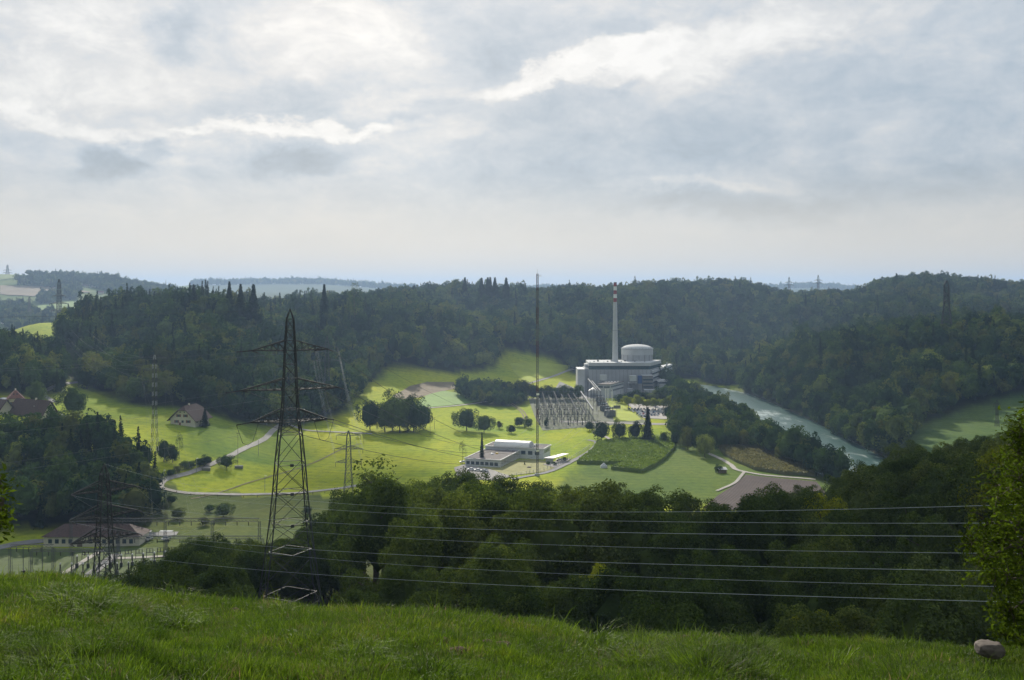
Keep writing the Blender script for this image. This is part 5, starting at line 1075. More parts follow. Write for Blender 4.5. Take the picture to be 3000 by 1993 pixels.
transformer(1787, 1222, "grey transformer at the right front corner of the big substation", 1.5); transformer(1772, 1205, "transformer standing behind the front corner one", 1.3); transformer(1762, 1190, "third transformer further back in the yard", 1.2); transformer(1757, 1178, "rearmost transformer in the yard", 1.2)
p = hit(1807, 1225); e = empty("notice_board", p, label="grey board on a tall post on the grass strip by the substation", cat="board"); MB().bar((0, 0, 0), (0, 0, 13), .3).build("post", M_steel, e); MB().box(-3.0, 3.4, -.15, .15, 8.5, 11.5).build("board", M_concd, e)
p = hit(1712, 1237); MB().box(-5, 6, -.7, .7, 0, .5).box(-5.3, -5, -.8, .8, 0, .7).build("barrier", M_white, label="long low white barrier at the roadside before the substation", cat="barrier", loc=p)
# ------------------------------------------------------------------ cars
M_tyre = mat("tyre_rubber", (0.02, 0.02, 0.02), .8, .1, 1)
def car_meshes(paint):
    P = [(-2.15, .45), (-2.1, .85), (-1.2, .98), (-.65, 1.42), (.75, 1.45), (1.45, .98), (2.05, .88), (2.15, .45)]
    def ext(prof, w0, w1=None): n = len(prof); v = [(x, -w0, z) for x, z in prof] + [(x, w0, z) for x, z in prof]; return v, [tuple(range(n)), tuple(range(n, 2 * n))[::-1]] + [(i, n + i, n + (i + 1) % n, (i + 1) % n) for i in range(n)]
    b = MB().add(*ext([(-2.15, .35), (-2.12, .82), (-1.15, .96), (1.4, .98), (2.05, .86), (2.15, .35)], .86)); b.add(*ext([(-.55, 1.36), (-.4, 1.46), (.7, 1.46), (.85, 1.36)], .66))
    g = MB().add(*ext([(-1.12, .95), (-.58, 1.37), (.88, 1.37), (1.38, .97)], .70)); w = MB()
    for x in (-1.3, 1.3):
        for y in (-.88, .70): w.tube([(x, y, .33), (x, y + .18, .33)], .33, 10)
    return b.mesh("body", paint), g.mesh("window", M_glassd), w.mesh("wheel", M_tyre)
PAINT = [("white", (0.75, 0.75, 0.75)), ("silver", (0.45, 0.46, 0.47)), ("black", (0.02, 0.02, 0.022)), ("dark blue", (0.02, 0.04, 0.12)), ("red", (0.35, 0.03, 0.03)), ("grey", (0.16, 0.165, 0.17)), ("pale blue", (0.30, 0.42, 0.52)), ("dark green", (0.02, 0.06, 0.04))]
CM = []
for nm, c_ in PAINT: CM.append((nm, car_meshes(mat(nm.replace(' ', '_') + "_car_paint", c_, .25, .02, 1, spec=.6))))
def car(p, rz, ci, label, group=None, s=1):
    nm, (b, g, w) = CM[ci]; e = empty("parked_car", p, rz, label=label, cat="car", group=group); e.scale = (s, s, s)
    obj("body", b, e); obj("window", g, e); obj("wheel", w, e, kind='stuff')
rc = random.Random(12)
A0, A1 = hit(1842, 1206), hit(2050, 1208); B0, B1 = hit(1880, 1222), hit(2055, 1222)
for r_ in range(7):
    y = 1201 + r_ * 3.6; x0 = 1843 + r_ * 6.0; x1 = (1952, 1948, 2010, 1948, 2040, 1930, 1905)[r_]; x = x0
    while x < x1:
        if rc.random() < .84 and not (1935 < x < 1990 and r_ > 3):
            ci = rc.choices(range(8), [5, 4, 3, 2, 1.2, 3, 1, .8])[0]; p = hit(x, y); p.z += .36
            car(p, R(90) + rc.gauss(0, .04), ci, "%s car parked in %s of the crowded car park" % (PAINT[ci][0], ["the back row", "the second row", "the third row", "the middle row", "the fifth row", "the sixth row", "the front row"][r_]), "cars in the station car park")
        x += 2.75 * F / 905 * (1.0)
# ------------------------------------------------------------------ flat roofed building with the white vault
def vaulted():
    a0 = R(18); U = Vector((math.cos(a0), -math.sin(a0))); A = Vector((-8.3, 652.0)); zg = -117.6; e = empty("flat_roofed_building", (A.x, A.y, zg), -a0, label="white flat roofed building with a bright barrel vault on its roof", cat="building")
    # local x runs right and towards us, local y runs away
    h = 5.4
    MB().box(-24, 0, 0, 40, -1, h).build("wall", mat("white_wall", (0.66, 0.68, 0.70), .8, .05, .3), e); wm = bpy.data.materials["white_wall"]
    MB().box(-24.3, .8, -.6, 40, h, h + .18).build("roof", M_roofg, e)
    for (x0, x1, y0, y1) in ((-24.6, 1.1, -.9, -.6), (.8, 1.1, -.6, 40), (-24.6, -24.3, -.6, 40)): MB().box(x0, x1, y0, y1, h - .15, h + .5).build("roof_edge", M_roofw, e)
    # windows and pillars on the long right side
    wn = MB().box(-.05, .12, -1.3, 1.3, 0, 2.6).mesh("window", M_glassd); pl = MB().box(0, .9, -.15, .15, -1, h - .2).mesh("pillar", M_roofw)
    for i in range(12): o = obj("window", wn, e); o.location = (0, 2 + i * 3.2, 1.6)
    for i in range(13): o = obj("pillar", pl, e); o.location = (0.02, .4 + i * 3.2, 0)
    wn2 = MB().box(-1.2, 1.2, -.12, .05, 0, 2.2).mesh("window", M_glassd)
    for i in range(7): o = obj("window", wn2, e); o.location = (-22 + i * 3.3, 0, 1.6)
    for i, (x, y) in enumerate(((-12, 20), (-9.6, 23))): MB().lathe([(1.1, h + .2), (1.1, h + .55), (.7, h + .95), (.1, h + 1.1)], 14, c=(x, y)).build("skylight", [M_white, mat("yellow_dome", (.75, .5, .08), .5, .1, 1)][i], e)
    # taller cross block carrying the vault
    H2 = 7.6; MB().box(-24, 18.5, 40.02, 58, -1, H2).build("upper_block", wm, e); MB().box(-24.2, 18.7, 39.8, 58.2, H2, H2 + .2).build("roof", M_roofg, e)
    for (x0, x1, y0, y1) in ((-24.6, 19.1, 39.5, 39.8), (18.7, 19.1, 39.8, 58.2), (-24.6, 19.1, 58.2, 58.6), (-24.6, -24.2, 39.8, 58.2)): MB().box(x0, x1, y0, y1, H2 - .3, H2 + .55).build("roof_edge", M_roofw, e)
    n = 14; v = []; x0, x1, yA, yB, rz_ = -17.5, 8.0, 39.2, 51.0, H2 + .2
    for x in (x0, x1):
        for i in range(n + 1): t = math.pi * i / n; v.append((x, (yA + yB) / 2 - (yB - yA) / 2 * math.cos(t), rz_ + 4.0 * math.sin(t)))
    MB().add(v, [(i, n + 1 + i, n + 2 + i, i + 1) for i in range(n)] + [tuple(range(n + 1)), tuple(range(n + 1, 2 * n + 2))[::-1]]).build("vault_roof", M_roofw, e)
    v2 = []
    for x in (x1 + .02, x1 + .5):
        for i in range(n + 1): t = math.pi * i / n; v2.append((x, (yA + yB) / 2 - (yB - yA) / 2 * .93 * math.cos(t), rz_ + 3.7 * math.sin(t)))
    MB().add(v2, [(i, n + 1 + i, n + 2 + i, i + 1) for i in range(n)] + [tuple(range(n + 1)), tuple(range(n + 1, 2 * n + 2))[::-1]]).build("vault_gable", M_conc2, e)
    rb = MB().box(-.08, .08, -.05, .05, 0, .1).mesh("x", M_steel)
    # right block windows
    for i in range(3): o = obj("window", MB().box(-1.6, 1.6, -.1, .05, 0, 2.6).mesh("window", M_glassd), e); o.location = (4 + i * 5, 40.0, 3.2)
    for i in range(4): o = obj("window", MB().box(-.05, .1, -1.1, 1.1, 0, 2.0).mesh("window", M_glassd), e); o.location = (18.5, 44 + i * 3.4, 4.2)
    for i in range(3): MB().box(-.6, .6, -.6, .6, 0, 1.3).build("roof_vent", M_white, e).location = (9.8, 43 + i * 5, H2 + .2)
    # carport
    e2 = empty("carport", hit(1612, 1356), -a0, label="open carport with a slanting white roof right of the flat roofed building", cat="carport"); 
    MB().add([(-4, -2, 3.2), (3, -3, 3.5), (10, 12, 4.6), (5, 13, 4.3), (-4, -2, 3.45), (3, -3, 3.75), (10, 12, 4.85), (5, 13, 4.55)], [(0, 3, 2, 1), (4, 5, 6, 7), (0, 1, 5, 4), (1, 2, 6, 5), (2, 3, 7, 6), (3, 0, 4, 7)]).build("roof", M_roofw, e2); 
    for x, y in ((2.6, -2.4), (4.8, 2.5), (7, 7), (9.2, 11.2)): MB().bar((x, y, -.5), (x, y, 3.8), .2).build("post", M_steel, e2)
    MB().box(-3, 1, -.8, 4, -1, 3.15).build("wall", M_conc2, e2)
vaulted()
for i, (x, y, ci, lb) in enumerate(((1640, 1352, 0, "white car under the end of the carport"), (1357, 1358, 0, "white car behind the birch at the flat building"), (1380, 1380, 0, "white car glimpsed through the wood edge, left"), (1400, 1382, 0, "white car glimpsed through the wood edge, middle"), (1418, 1384, 1, "silver car glimpsed through the wood edge, right"))):
    p = hit(x, y); p.z += .4; car(p, rc.uniform(-.5, .5), ci, lb, s=1.15)
p = hit(1550, 1371); MB().lathe([(1.7, -.2), (1.5, .5), (.8, .9)], 9).build("boulder", M_stone, label="pale rock beside the little fir on the lawn", cat="rock", loc=p)
# ------------------------------------------------------------------ farmhouses
def gable_house(px, py, wpx, rz, label, roofm, wallh=5.2, ridge=11, depth=20, hip=.35, wins=True, eave=1.8, name="farmhouse", Y=None):
    p = hit(px, py) if Y is None else gz(px, Y); W_ = wpx / F * p.y / 2; e = empty(name, p, rz, label=label, cat="house"); zr = ridge
    # gable front at local -y, ridge along y
    hz2 = zr - (zr - wallh) * hip; wx = W_ * hip
    v = [(-W_, 0, -2), (W_, 0, -2), (W_, 0, wallh), (wx, 0, hz2), (-wx, 0, hz2), (-W_, 0, wallh)]; v += [(x, depth, z) for x, y, z in v]
    MB().add(v, [(0, 1, 2, 3, 4, 5), (11, 10, 9, 8, 7, 6)] + [(i, i + 6, (i + 1) % 6 + 6, (i + 1) % 6) for i in range(6)]).build("wall", M_plaster, e)
    t_ = .35; sl_ = (zr - wallh) / W_; ex = eave
    def slab(q4, nm):
        a, b, c, d = [Vector(x) for x in q4]; n_ = (b - a).cross(d - a).normalized() * t_
        if n_.z < 0: n_ = -n_
        P = [a, b, c, d] + [x + n_ for x in (a, b, c, d)]; MB().add(P, [(0, 3, 2, 1), (4, 5, 6, 7), (0, 1, 5, 4), (1, 2, 6, 5), (2, 3, 7, 6), (3, 0, 4, 7)]).build(nm, roofm, e)
    hipd = W_ * hip * 1.1
    for s in (-1, 1):
        xo = s * (W_ + ex); zo = wallh - ex * sl_ + .1
        slab([(xo, -ex, zo), (s * wx, -ex, hz2 + .1), (0, hipd - ex, zr + .1), (0, depth - hipd + ex, zr + .1)][:4] if False else [(xo, -ex, zo), (s * wx, -ex, hz2 + .1), (s * wx, depth + ex, hz2 + .1), (xo, depth + ex, zo)], "roof")
        slab([(s * wx, -ex, hz2 + .1), (0, hipd - ex, zr + .1), (0, depth - hipd + ex, zr + .1), (s * wx, depth + ex, hz2 + .1)], "roof")
    for yy, yi in ((-ex, hipd - ex), (depth + ex, depth - hipd + ex)):
        MB().add([(-wx, yy, hz2 + .4), (wx, yy, hz2 + .4), (0, yi, zr + .45), (-wx, yy, hz2 + .05), (wx, yy, hz2 + .05), (0, yi, zr)], [(0, 1, 2), (5, 4, 3), (0, 3, 4, 1), (1, 4, 5, 2), (2, 5, 3, 0)]).build("roof", roofm, e)
    MB().box(-.5, .5, depth * .4, depth * .4 + 1, zr - 1.5, zr + 1.5).build("chimney", M_plaster, e)
    if wins:
        k = W_ / 11.0
        for (x, z, sh) in ((-3.6, 6.0, 1), (2.6, 6.0, 1), (-5.4, 1.9, 1), (.0, 1.9, 0), (5.2, 2.0, 1), (-2.2, 9.0, 2), (1.6, 9.0, 2)):
            x *= k; w_ = .8 if sh < 2 else .5; hh = 1.7 if sh < 2 else .8; f_ = MB().box(-w_, w_, -.12, 0, 0, hh).build("window", M_glassd, e); f_.location = (x, 0, z)
            if sh == 1:
                for s in (-1, 1): MB().box(-.45, .45, -.14, 0, -.1, hh + .1).build("shutter", M_shut, f_).location = (s * (w_ + .5), 0, 0)
        for s in (-1, 1):
            for yy in (3, 8, 13): MB().box(-.1, .1, -.7, .7, 0, 1.3).build("window", M_glassd, e).location = (s * (W_ + .05), yy, 1.8)
        MB().box(-.7, .7, -.15, 0, 0, 2.1).build("door", M_shut, e).location = (-2.4 * k, 0, 0)
    MB().box(-.5, .5, -.35, .35, 0, .1).build("skylight", M_white, e).location = (-W_ * .55, depth * .35, wallh + (zr - wallh) * .52)
    return e
gable_house(535, 1247, 78, R(-12), "white gabled farmhouse with red shutters and a half hipped brown roof", M_tile, 4.6, 13.2, 20, .32)
gable_house(46, 1192, 50, R(28), "farmhouse with a red hipped roof, highest of the left farms", M_tiler, 4.5, 11.5, 14, .75)
gable_house(145, 1226, 44, R(62), "long dark brown roofed barn behind the bank of trees", M_tile, 4.0, 12, 34, .15, False, name="barn")
gable_house(18, 1214, 40, R(58), "dark brown roofed barn at the left edge of the picture", M_tile, 4.0, 10, 24, .1, False, name="barn")
p = hit(12, 1188); e = empty("shed", p, R(-35), label="shed with a pale metal roof between the left farm roofs", cat="shed"); MB().box(-8, 8, -3, 3, -1, 3.4).build("wall", M_plaster, e); MB().add([(-8.5, -3.5, 3.4), (8.5, -3.5, 3.4), (8.5, 3.5, 5), (-8.5, 3.5, 5), (-8.5, -3.5, 3.6), (8.5, -3.5, 3.6), (8.5, 3.5, 5.2), (-8.5, 3.5, 5.2)], [(0, 3, 2, 1), (4, 5, 6, 7), (0, 1, 5, 4), (1, 2, 6, 5), (2, 3, 7, 6), (3, 0, 4, 7)]).build("roof", M_steel, e)
# small hut with white roof by the maize
p = hit(2116, 1386); e = empty("hut", p, R(5), label="little dark hut with a flat pale roof on the grass slope", cat="hut"); MB().box(-2.4, 2.4, -1.5, 1.5, -.3, 2.3).build("wall", M_wood, e); MB().add([(-2.9, -2, 2.3), (2.9, -2, 2.3), (2.9, 2, 3.3), (-2.9, 2, 3.3), (-2.9, -2, 2.5), (2.9, -2, 2.5), (2.9, 2, 3.5), (-2.9, 2, 3.5)], [(0, 3, 2, 1), (4, 5, 6, 7), (0, 1, 5, 4), (1, 2, 6, 5), (2, 3, 7, 6), (3, 0, 4, 7)]).build("roof", M_conc2, e)
p = hit(1769, 1370); MB().lathe([(2.6, -.3), (2.2, 1.2), (.4, 3.0)], 9).build("heap", M_conc2, label="pale conical heap at the notch of the green maize field", cat="heap", loc=p)
# church and houses on the far hill
p = gz(486, 2900); e = empty("church", p, label="distant church with a thin pointed spire on the left skyline", cat="church"); s_ = 2900 / F
MB().box(-5, 5, -4, 4, -4, 12 * 1).build("tower", M_conc2, e); zt_ = ZZ(819, 2900) - p.z; MB().lathe([(4.2, 12), (2.0, 12 + (zt_ - 12) * .35), (.2, zt_)], 8).build("spire", M_steeld, e); MB().box(-14, -5, -5, 5, -4, 6).build("nave", M_conc2, e); MB().add([(-14.5, -6, 6), (-5, -6, 6), (-5, 6, 6), (-14.5, 6, 6), (-14.5, 0, 11), (-5, 0, 11)], [(0, 1, 5, 4), (2, 3, 4, 5), (0, 4, 3), (1, 2, 5)]).build("roof", M_tile, e)
for i, (x, y, w, m, lb) in enumerate(((93, 826, 20, M_roofw, "long white roofed shed on the far left hill"), (140, 818, 16, M_tiler, "far red roofed house on the left hill"), (128, 822, 12, M_conc2, "far pale house on the left hill"), (250, 842, 18, M_tile, "far brown roofed house below the hilltop wood"), (275, 842, 14, M_conc2, "far pale walled house below the hilltop wood"), (295, 862, 16, M_tiler, "far pinkish roofed house above the dark ridge"), (12, 948, 12, M_tiler, "small red roof at the left edge behind the wood"))):
    p = hit(x, y, 1500); W_ = w / F * p.y / 2; e = empty("house", p, R(15 * (i % 3)), label=lb, cat="house"); MB().box(-W_, W_, -5, 5, -3, 4).build("wall", M_plaster, e); MB().add([(-W_ - 1, -6, 4), (W_ + 1, -6, 4), (W_ + 1, 6, 4), (-W_ - 1, 6, 4), (-W_, 0, 9), (W_, 0, 9)], [(0, 1, 5, 4), (2, 3, 4, 5), (0, 4, 3), (1, 2, 5), (0, 3, 2, 1)]).build("roof", m, e)
# ------------------------------------------------------------------ small substation at the lower left
Ys = 455.0
def lz(x, y): return float(H(x, y))
def yard():
    M_yg = mat("yard_grass", (0.065, 0.095, 0.020), .95, .2, .3, coord='Pos')
    drape("field", [(K(-100, 395), 372), (K(460, 395), 372), (K(470, 452), 450), (K(-100, 452), 450)], M_yg, .15, label="mown yard of the small substation")
    ribbon("path", [(-184 + 6, 434), (-150, 433), (-120, 432), (-100, 430)], 3.0, M_track, .3, plan=True); ribbon("path", [(K(90, 385), 385), (K(180, 410), 410), (K(300, 448), 448)], 2.6, M_track, .35, plan=True); ribbon("path", [(K(190, 388), 388), (K(270, 412), 412), (K(340, 440), 440)], 4.6, M_asph, .40, plan=True)
    ribbon("road", [(K(-80, 440), 440), (K(0, 452), 452), (K(100, 462), 462), (K(300, 470), 470), (K(520, 476), 476)], 7, M_asph, .3, plan=True)
yard()
e = empty("substation_building", (K(268, Ys), Ys, -118), 0, label="long low cream building with a brown hipped roof behind the small substation", cat="building"); W_ = 22.0
MB().box(-W_, W_, 0, 12, -1, 4.6).build("wall", M_plaster, e); MB().add([(-W_ - 1, -1, 4.6), (W_ + 1, -1, 4.6), (W_ + 1, 13, 4.6), (-W_ - 1, 13, 4.6), (-W_ + 7, 6, 9.2), (W_ - 7, 6, 9.2)], [(0, 1, 5, 4), (2, 3, 4, 5), (0, 4, 3), (1, 2, 5), (0, 3, 2, 1)]).build("roof", M_tile, e)
for i in range(13):
    if i in (4, 5): continue
    f_ = MB().box(-.85, .85, -.12, 0, 0, 1.9).build("window", M_glassd, e); f_.location = (-19 + i * 3.1, 0, 1.5)
MB().box(-1.2, 1.2, -.15, 0, 0, 2.8).build("door", M_wood, e).location = (-5.4, 0, 0)
def lattice_gantry(x0, x1, Y, zt, lab, w=1.2, ncol=3):
    zb = lz((x0 + x1) / 2, Y); e = empty("switchyard_gantry", (x0, Y, zb), label=lab, cat="gantry", group="gantries of the small substation"); L = x1 - x0; h = zt - zb
    mb = MB(); n = max(6, int(L / 1.6))
    for s in (-1, 1): mb.bar((0, s * w / 2, h), (L, s * w / 2, h), .13); mb.bar((0, s * w / 2, h - w), (L, s * w / 2, h - w), .11)
    for i in range(n): a, b = L * i / n, L * (i + 1) / n; mb.bar((a, -w / 2, h), (b, -w / 2, h - w), .07); mb.bar((a, w / 2, h - w), (b, w / 2, h), .07); mb.bar((a, -w / 2, h), (b, w / 2, h), .06)
    mb.build("beam", M_yard, e)
    for k in range(ncol):
        x = L * k / (ncol - 1) if ncol > 1 else 0; mb = MB(); q_ = .55
        for sx, sy in ((-1, -1), (1, -1), (1, 1), (-1, 1)): mb.bar((x + sx * q_, sy * q_ * 1.3, 0), (x + sx * q_ * .7, sy * q_, h - w), .12)
        for i in range(8): a, b = (h - w) * i / 8, (h - w) * (i + 1) / 8; mb.bar((x - q_, -q_, a), (x + q_, -q_, b), .07); mb.bar((x + q_, q_, a), (x - q_, q_, b), .07)
        mb.build("column", M_yard, e)
    im = MB().bar((0, 0, 0), (0, 0, -1.8), .25).mesh("insulator", M_ins)
    for i in range(int(L / 5)): o = obj("insulator", im, e); o.location = (2.5 + i * 5, 0, h - w)
lattice_gantry(K(208, 432), K(760, 432), 432, ZZ(1519, 432), "longest and highest lattice beam of the small substation", 1.3, 5)
lattice_gantry(K(345, 438), K(770, 438), 438, ZZ(1571, 438), "second high lattice beam of the small substation, to the right", 1.2, 4)
lattice_gantry(K(30, 400), K(156, 400), 400, ZZ(1596, 400), "short lattice beam at the far left of the small substation", 1.1, 2)
lattice_gantry(K(90, 412), K(340, 412), 412, ZZ(1608, 412), "low lattice beam in front of the cream building", 1.1, 3)
for j in range(5):
    for i in range(9):
        x = K(150 + i * 34 + (j % 2) * 12, 400); y = 384 + j * 12; k_ = 0 if j in (2, 3) else 1
        switch(x, y, lz(x, y) + .1, k_, "slender breaker column with a white cap in the small yard" if k_ == 0 else "low switch frame in the small substation yard", "breaker columns of the small yard" if k_ == 0 else "switch frames of the small yard", .95)
for i, x in enumerate((68, 124)):
    p = (K(x, 405), 405, lz(K(x, 405), 405)); e = empty("hanging_choke", p, label="dark barrel shaped coil on a tall mast, %s of two" % ("left", "right")[i], cat="coil"); MB().bar((0, 0, 0), (0, 0, 13), .2).build("mast", M_steeld, e); MB().lathe([(.75, 1.6), (.85, 1.8), (.85, 3.2), (.75, 3.4)], 12).build("coil", M_ins, e)
for i, (x, y, ci) in enumerate(((352, 1592, 0), (366, 1593, 1), (380, 1592, 0), (422, 1592, 1), (436, 1593, 0), (484, 1596, 0), (490, 1592, 1))):
    Yk = 464; car((K(x, Yk), Yk, lz(K(x, Yk), Yk) + .3), R(80), ci, "%s car parked behind the small substation, %s from the left" % (PAINT[ci][0], names[i]), s=1.1)
for i, x in enumerate((358, 425, 487)): 
    e = empty("carport", (K(x, 468), 468, lz(K(x, 468), 468)), label="flat pale shelter roof over the cars, %s of three" % ("left", "middle", "right")[i], cat="carport"); MB().box(-3, 3, -1.2, 1.2, 3.2, 3.4).build("roof", M_conc, e)
    for s in (-3.8, 3.8): MB().bar((s, 0, 0), (s, 0, 3.2), .15).build("post", M_yard, e)
fence([(92, 1712), (250, 1716), (440, 1712)], "dark mesh fence in front of the small substation", 2.4, 1.6, M_steeld)
# ------------------------------------------------------------------ foreground grass
M_grass = bpy.data.materials.new("grass_blades"); M_grass.use_nodes = True; M_grass.node_tree.nodes.clear(); t = NT(M_grass.node_tree)
g = t.n('ShaderNodeNewGeometry'); oi = t.n('ShaderNodeObjectInfo')
c = t.ramp(oi.outputs['Random'], [(0, (0.065, 0.12, 0.010)), (0.45, (0.12, 0.20, 0.013)), (0.8, (0.18, 0.27, 0.018)), (0.93, (0.14, 0.17, 0.05)), (1, (0.24, 0.18, 0.09))])
c = t.mix(1.0, c, t.ramp(t.noise(g.outputs['Position'], 0.8, 5, 0.7), [(0.30, (0.30, 0.36, 0.40)), (0.47, (0.85, 0.9, 0.9)), (0.60, (1.15, 1.1, 1.0)), (0.74, (1.6, 1.15, 1.3))]), 'MULTIPLY')
c = t.mix(1.0, c, t.ramp(g.outputs['Random Per Island'], [(0.0, (0.6, 0.65, 0.6)), (0.7, (1.1, 1.1, 1.1)), (0.97, (1.3, 1.25, 1.3)), (1.0, (2.4, 1.9, 2.2))]), 'MULTIPLY')
a = t.n('ShaderNodeBsdfPrincipled', {'Base Color': c, 'Roughness': 0.5, 'Specular IOR Level': 0.12}); b = t.n('ShaderNodeBsdfTranslucent', {'Color': c})
t.n('ShaderNodeOutputMaterial', {'Surface': t.n('ShaderNodeMixShader', {0: 0.5, 1: a.outputs[0], 2: b.outputs[0]}).outputs[0]})
def tuft(name, seed, n, h, spread, w, bend, m=M_grass):
    rng = np.random.RandomState(seed); v = []; f = []
    for i in range(n):
        a = rng.uniform(0, 6.28); r = spread * rng.uniform(0, 1) ** .6; x, y = math.cos(a) * r, math.sin(a) * r; hh = h * rng.uniform(.45, 1.15)
        ba = a + rng.normal(0, .7); bx, by = math.cos(ba), math.sin(ba); bd = bend * rng.uniform(.2, 1.3) * hh; ta = rng.uniform(0, 3.14); tx, ty = math.cos(ta) * w, math.sin(ta) * w; b0 = len(v)
        for k, s in enumerate((0, .4, .75)):
            ox, oy, oz = x + bx * bd * s * s, y + by * bd * s * s, hh * s * (1 - .15 * bend * s); ww = (1, .85, .55)[k]
            v += [(ox - tx * ww, oy - ty * ww, oz), (ox + tx * ww, oy + ty * ww, oz)]
        v.append((x + bx * bd, y + by * bd, hh * (1 - .35 * bend))); f += [(b0, b0+1, b0+3, b0+2), (b0+2, b0+3, b0+5, b0+4), (b0+4, b0+5, b0+6)]
    return mesh_of(name, v, f, (m,))
TU = [tuft("grass_tuft", 300 + i, 34, .13 + .02 * (i % 3), .13, .0038, .6) for i in range(5)] + [tuft("grass_tuft", 310 + i, 120, .30, .16, .0040, .9) for i in range(3)] + [tuft("grass_tuft", 320 + i, 6, .42, .1, .0028, .35) for i in range(2)]
GC = proto_col("grass_tuft", TU)
rng = np.random.RandomState(77); n = 60000; Y = 5.5 + rng.power(1.6, n) * 12.5; X = rng.uniform(-.60, .60, n) * Y; cl = fbm(X / 1.1, Y / 1.1, 3); k = rng.rand(n) < np.clip(.8 + cl * 1.4, .35, 1)
X, Y, cl = X[k], Y[k], cl[k]; n = len(X); Z = H(X, Y)
big = fbm(X / .8 + 20, Y / .8, 2); idx = rng.randint(0, 5, n); s = rng.uniform(.7, 1.25, n) * (1 + 1.3 * cl)
m1 = (big > .17) & (rng.rand(n) < .10); idx[m1] = 5 + rng.randint(0, 3, m1.sum()); m2 = rng.rand(n) < .006; idx[m2] = 8 + rng.randint(0, 2, m2.sum())
scatter("grass", np.stack([X, Y, Z - .01], 1), np.stack([rng.normal(0, .12, n), rng.normal(0, .12, n), rng.uniform(0, 6.28, n)], 1), np.stack([s * 1.05, s * 1.05, s], 1), idx, GC, "long tussocky green grass on the brow in the foreground")
_YN = np.linspace(6, 14.4, 900)
def nhit(px, py):
    X = (px - 1500) / F * _YN; k = int(np.argmax(-(py - HY) / F * _YN < H(X, _YN))); return Vector((X[k], _YN[k], float(H(X[k], _YN[k]))))
M_mole = mat("crumbly_soil", (0.075, 0.045, 0.028), 1.0, .5, 25.0, bump=1.0, detail=6); iv, if_ = ico(3)
for i, (x, y, r_, lb) in enumerate(((2020, 1886, .15, "brown molehill at the grass edge right of the mound"), (1297, 1892, .10, "small brown molehill left of the grassy mound"), (1472, 1908, .13, "dark molehill below the grassy mound"), (1425, 1897, .09, "dark molehill just left of the one below the mound"), (683, 1806, .12, "brown molehill on the left half of the grass near its edge"), (180, 1748, .16, "dark soil patch on the left of the grass"), (1340, 1925, .12, "reddish brown molehill lower in the middle of the grass"))):
    w = iv * (1 + .25 * np.array([mnoise.noise(Vector(p) * 2 + Vector((i, 0, 0))) for p in iv])[:, None]) * np.array([r_, r_ * .8, r_ * .5]); obj("molehill", mesh_of("molehill", w, if_, (M_mole,)), label=lb, cat="molehill", loc=nhit(x, y) + Vector((0, 0, .045)))
# ------------------------------------------------------------------ boulder
rg = np.random.RandomState(5); iv, if_ = ico(4); pp = iv.copy(); dsp = np.array([mnoise.fractal(Vector(p) * 1.3, 1.0, 2.0, 5) for p in pp]); iv = iv * (1 + .22 * dsp[:, None]); iv = np.clip(iv, -.86, .80); iv = iv * (1 + .05 * np.array([mnoise.fractal(Vector(p) * 6, .8, 2.0, 4) for p in iv])[:, None]) * np.array([.195, .16, .105])
p = gz(2902, 12.6); bo = obj("boulder", mesh_of("boulder", iv, if_, (M_stone,)), label="lichen stained grey brown boulder at the edge of the grass", cat="rock"); bo.location = (p.x, p.y, -(1902 - HY) / F * p.y)
# ------------------------------------------------------------------ near tree at the right edge
def near_branches(name, seed, base, top, r0, parent, blobs, m, leafn, leaf):
    rng = np.random.RandomState(seed); mb = MB(); base = Vector(base); top = Vector(top)
    pts = [base.lerp(top, i / 6) + Vector((rng.normal(0, .08), rng.normal(0, .08), 0)) for i in range(7)]; mb.tube(pts, [r0 * (1 - .8 * i / 6) for i in range(7)], 8)
    P = []; N = []
    for (c, r) in blobs:
        c = Vector(c); src = min(pts, key=lambda q: (q - c).length + abs(q.z - c.z + .5) * .3); mid = src.lerp(c, .5) + Vector((0, 0, .12)); mb.tube([src, mid, c], [.035, .02, .008], 5)
        ns = max(10, int(16 * r / .6))
        for k in range(ns):
            d = Vector(rdirs(rng, 1)[0]); d.z = d.z * .8 + .1; L = r * rng.uniform(.55, 1.1); e = c + d * L; st = c + d * L * .1; mb.tube([st, st.lerp(e, .5) + Vector((0, 0, .04)), e], [.008, .005, .002], 4, cap=False)
            nl = int(leafn * rng.uniform(.6, 1.3)); tt = rng.uniform(.25, 1.08, nl); 
            for t_ in tt:
                P.append(st.lerp(e, t_) + Vector(rng.normal(0, .055, 3))); N.append(Vector(rng.normal(0, .6, 3)) + Vector((0, 0, .8)) + d * .3)
    P = np.array(P); N = np.array([q[:] for q in N]); N /= np.linalg.norm(N, axis=1, keepdims=True)
    V, Fq = leaf_quads(rng, P, N, leaf, .45)
    obj("crown", mesh_of("crown", V, Fq, (m,)), parent); mb.build("trunk", M_bark, parent)
def pt(px, py, Y): return ((px - 1500) / F * Y, Y, -(py - HY) / F * Y)
rg = random.Random(9)
e = empty("walnut_tree", gz(2985, 13.5), label="leafy yellow green tree close by at the right edge of the picture", cat="tree"); o0 = e.location.copy()
bl = []
OUT = [(1240, 2985), (1290, 2975), (1330, 2960), (1380, 2940), (1420, 2920), (1470, 2905), (1520, 2880), (1560, 2850), (1600, 2830), (1650, 2860), (1700, 2900), (1740, 2960), (1780, 2945), (1820, 2925), (1860, 2940)]
for y, x in OUT:
    xx = x + 18
    while xx < 3330:
        Yd = rg.uniform(11.5, 14.5); q_ = pt(xx, y + rg.uniform(-15, 15), Yd); bl.append((Vector(q_) - o0, rg.uniform(.22, .34))); xx += rg.uniform(40, 60)
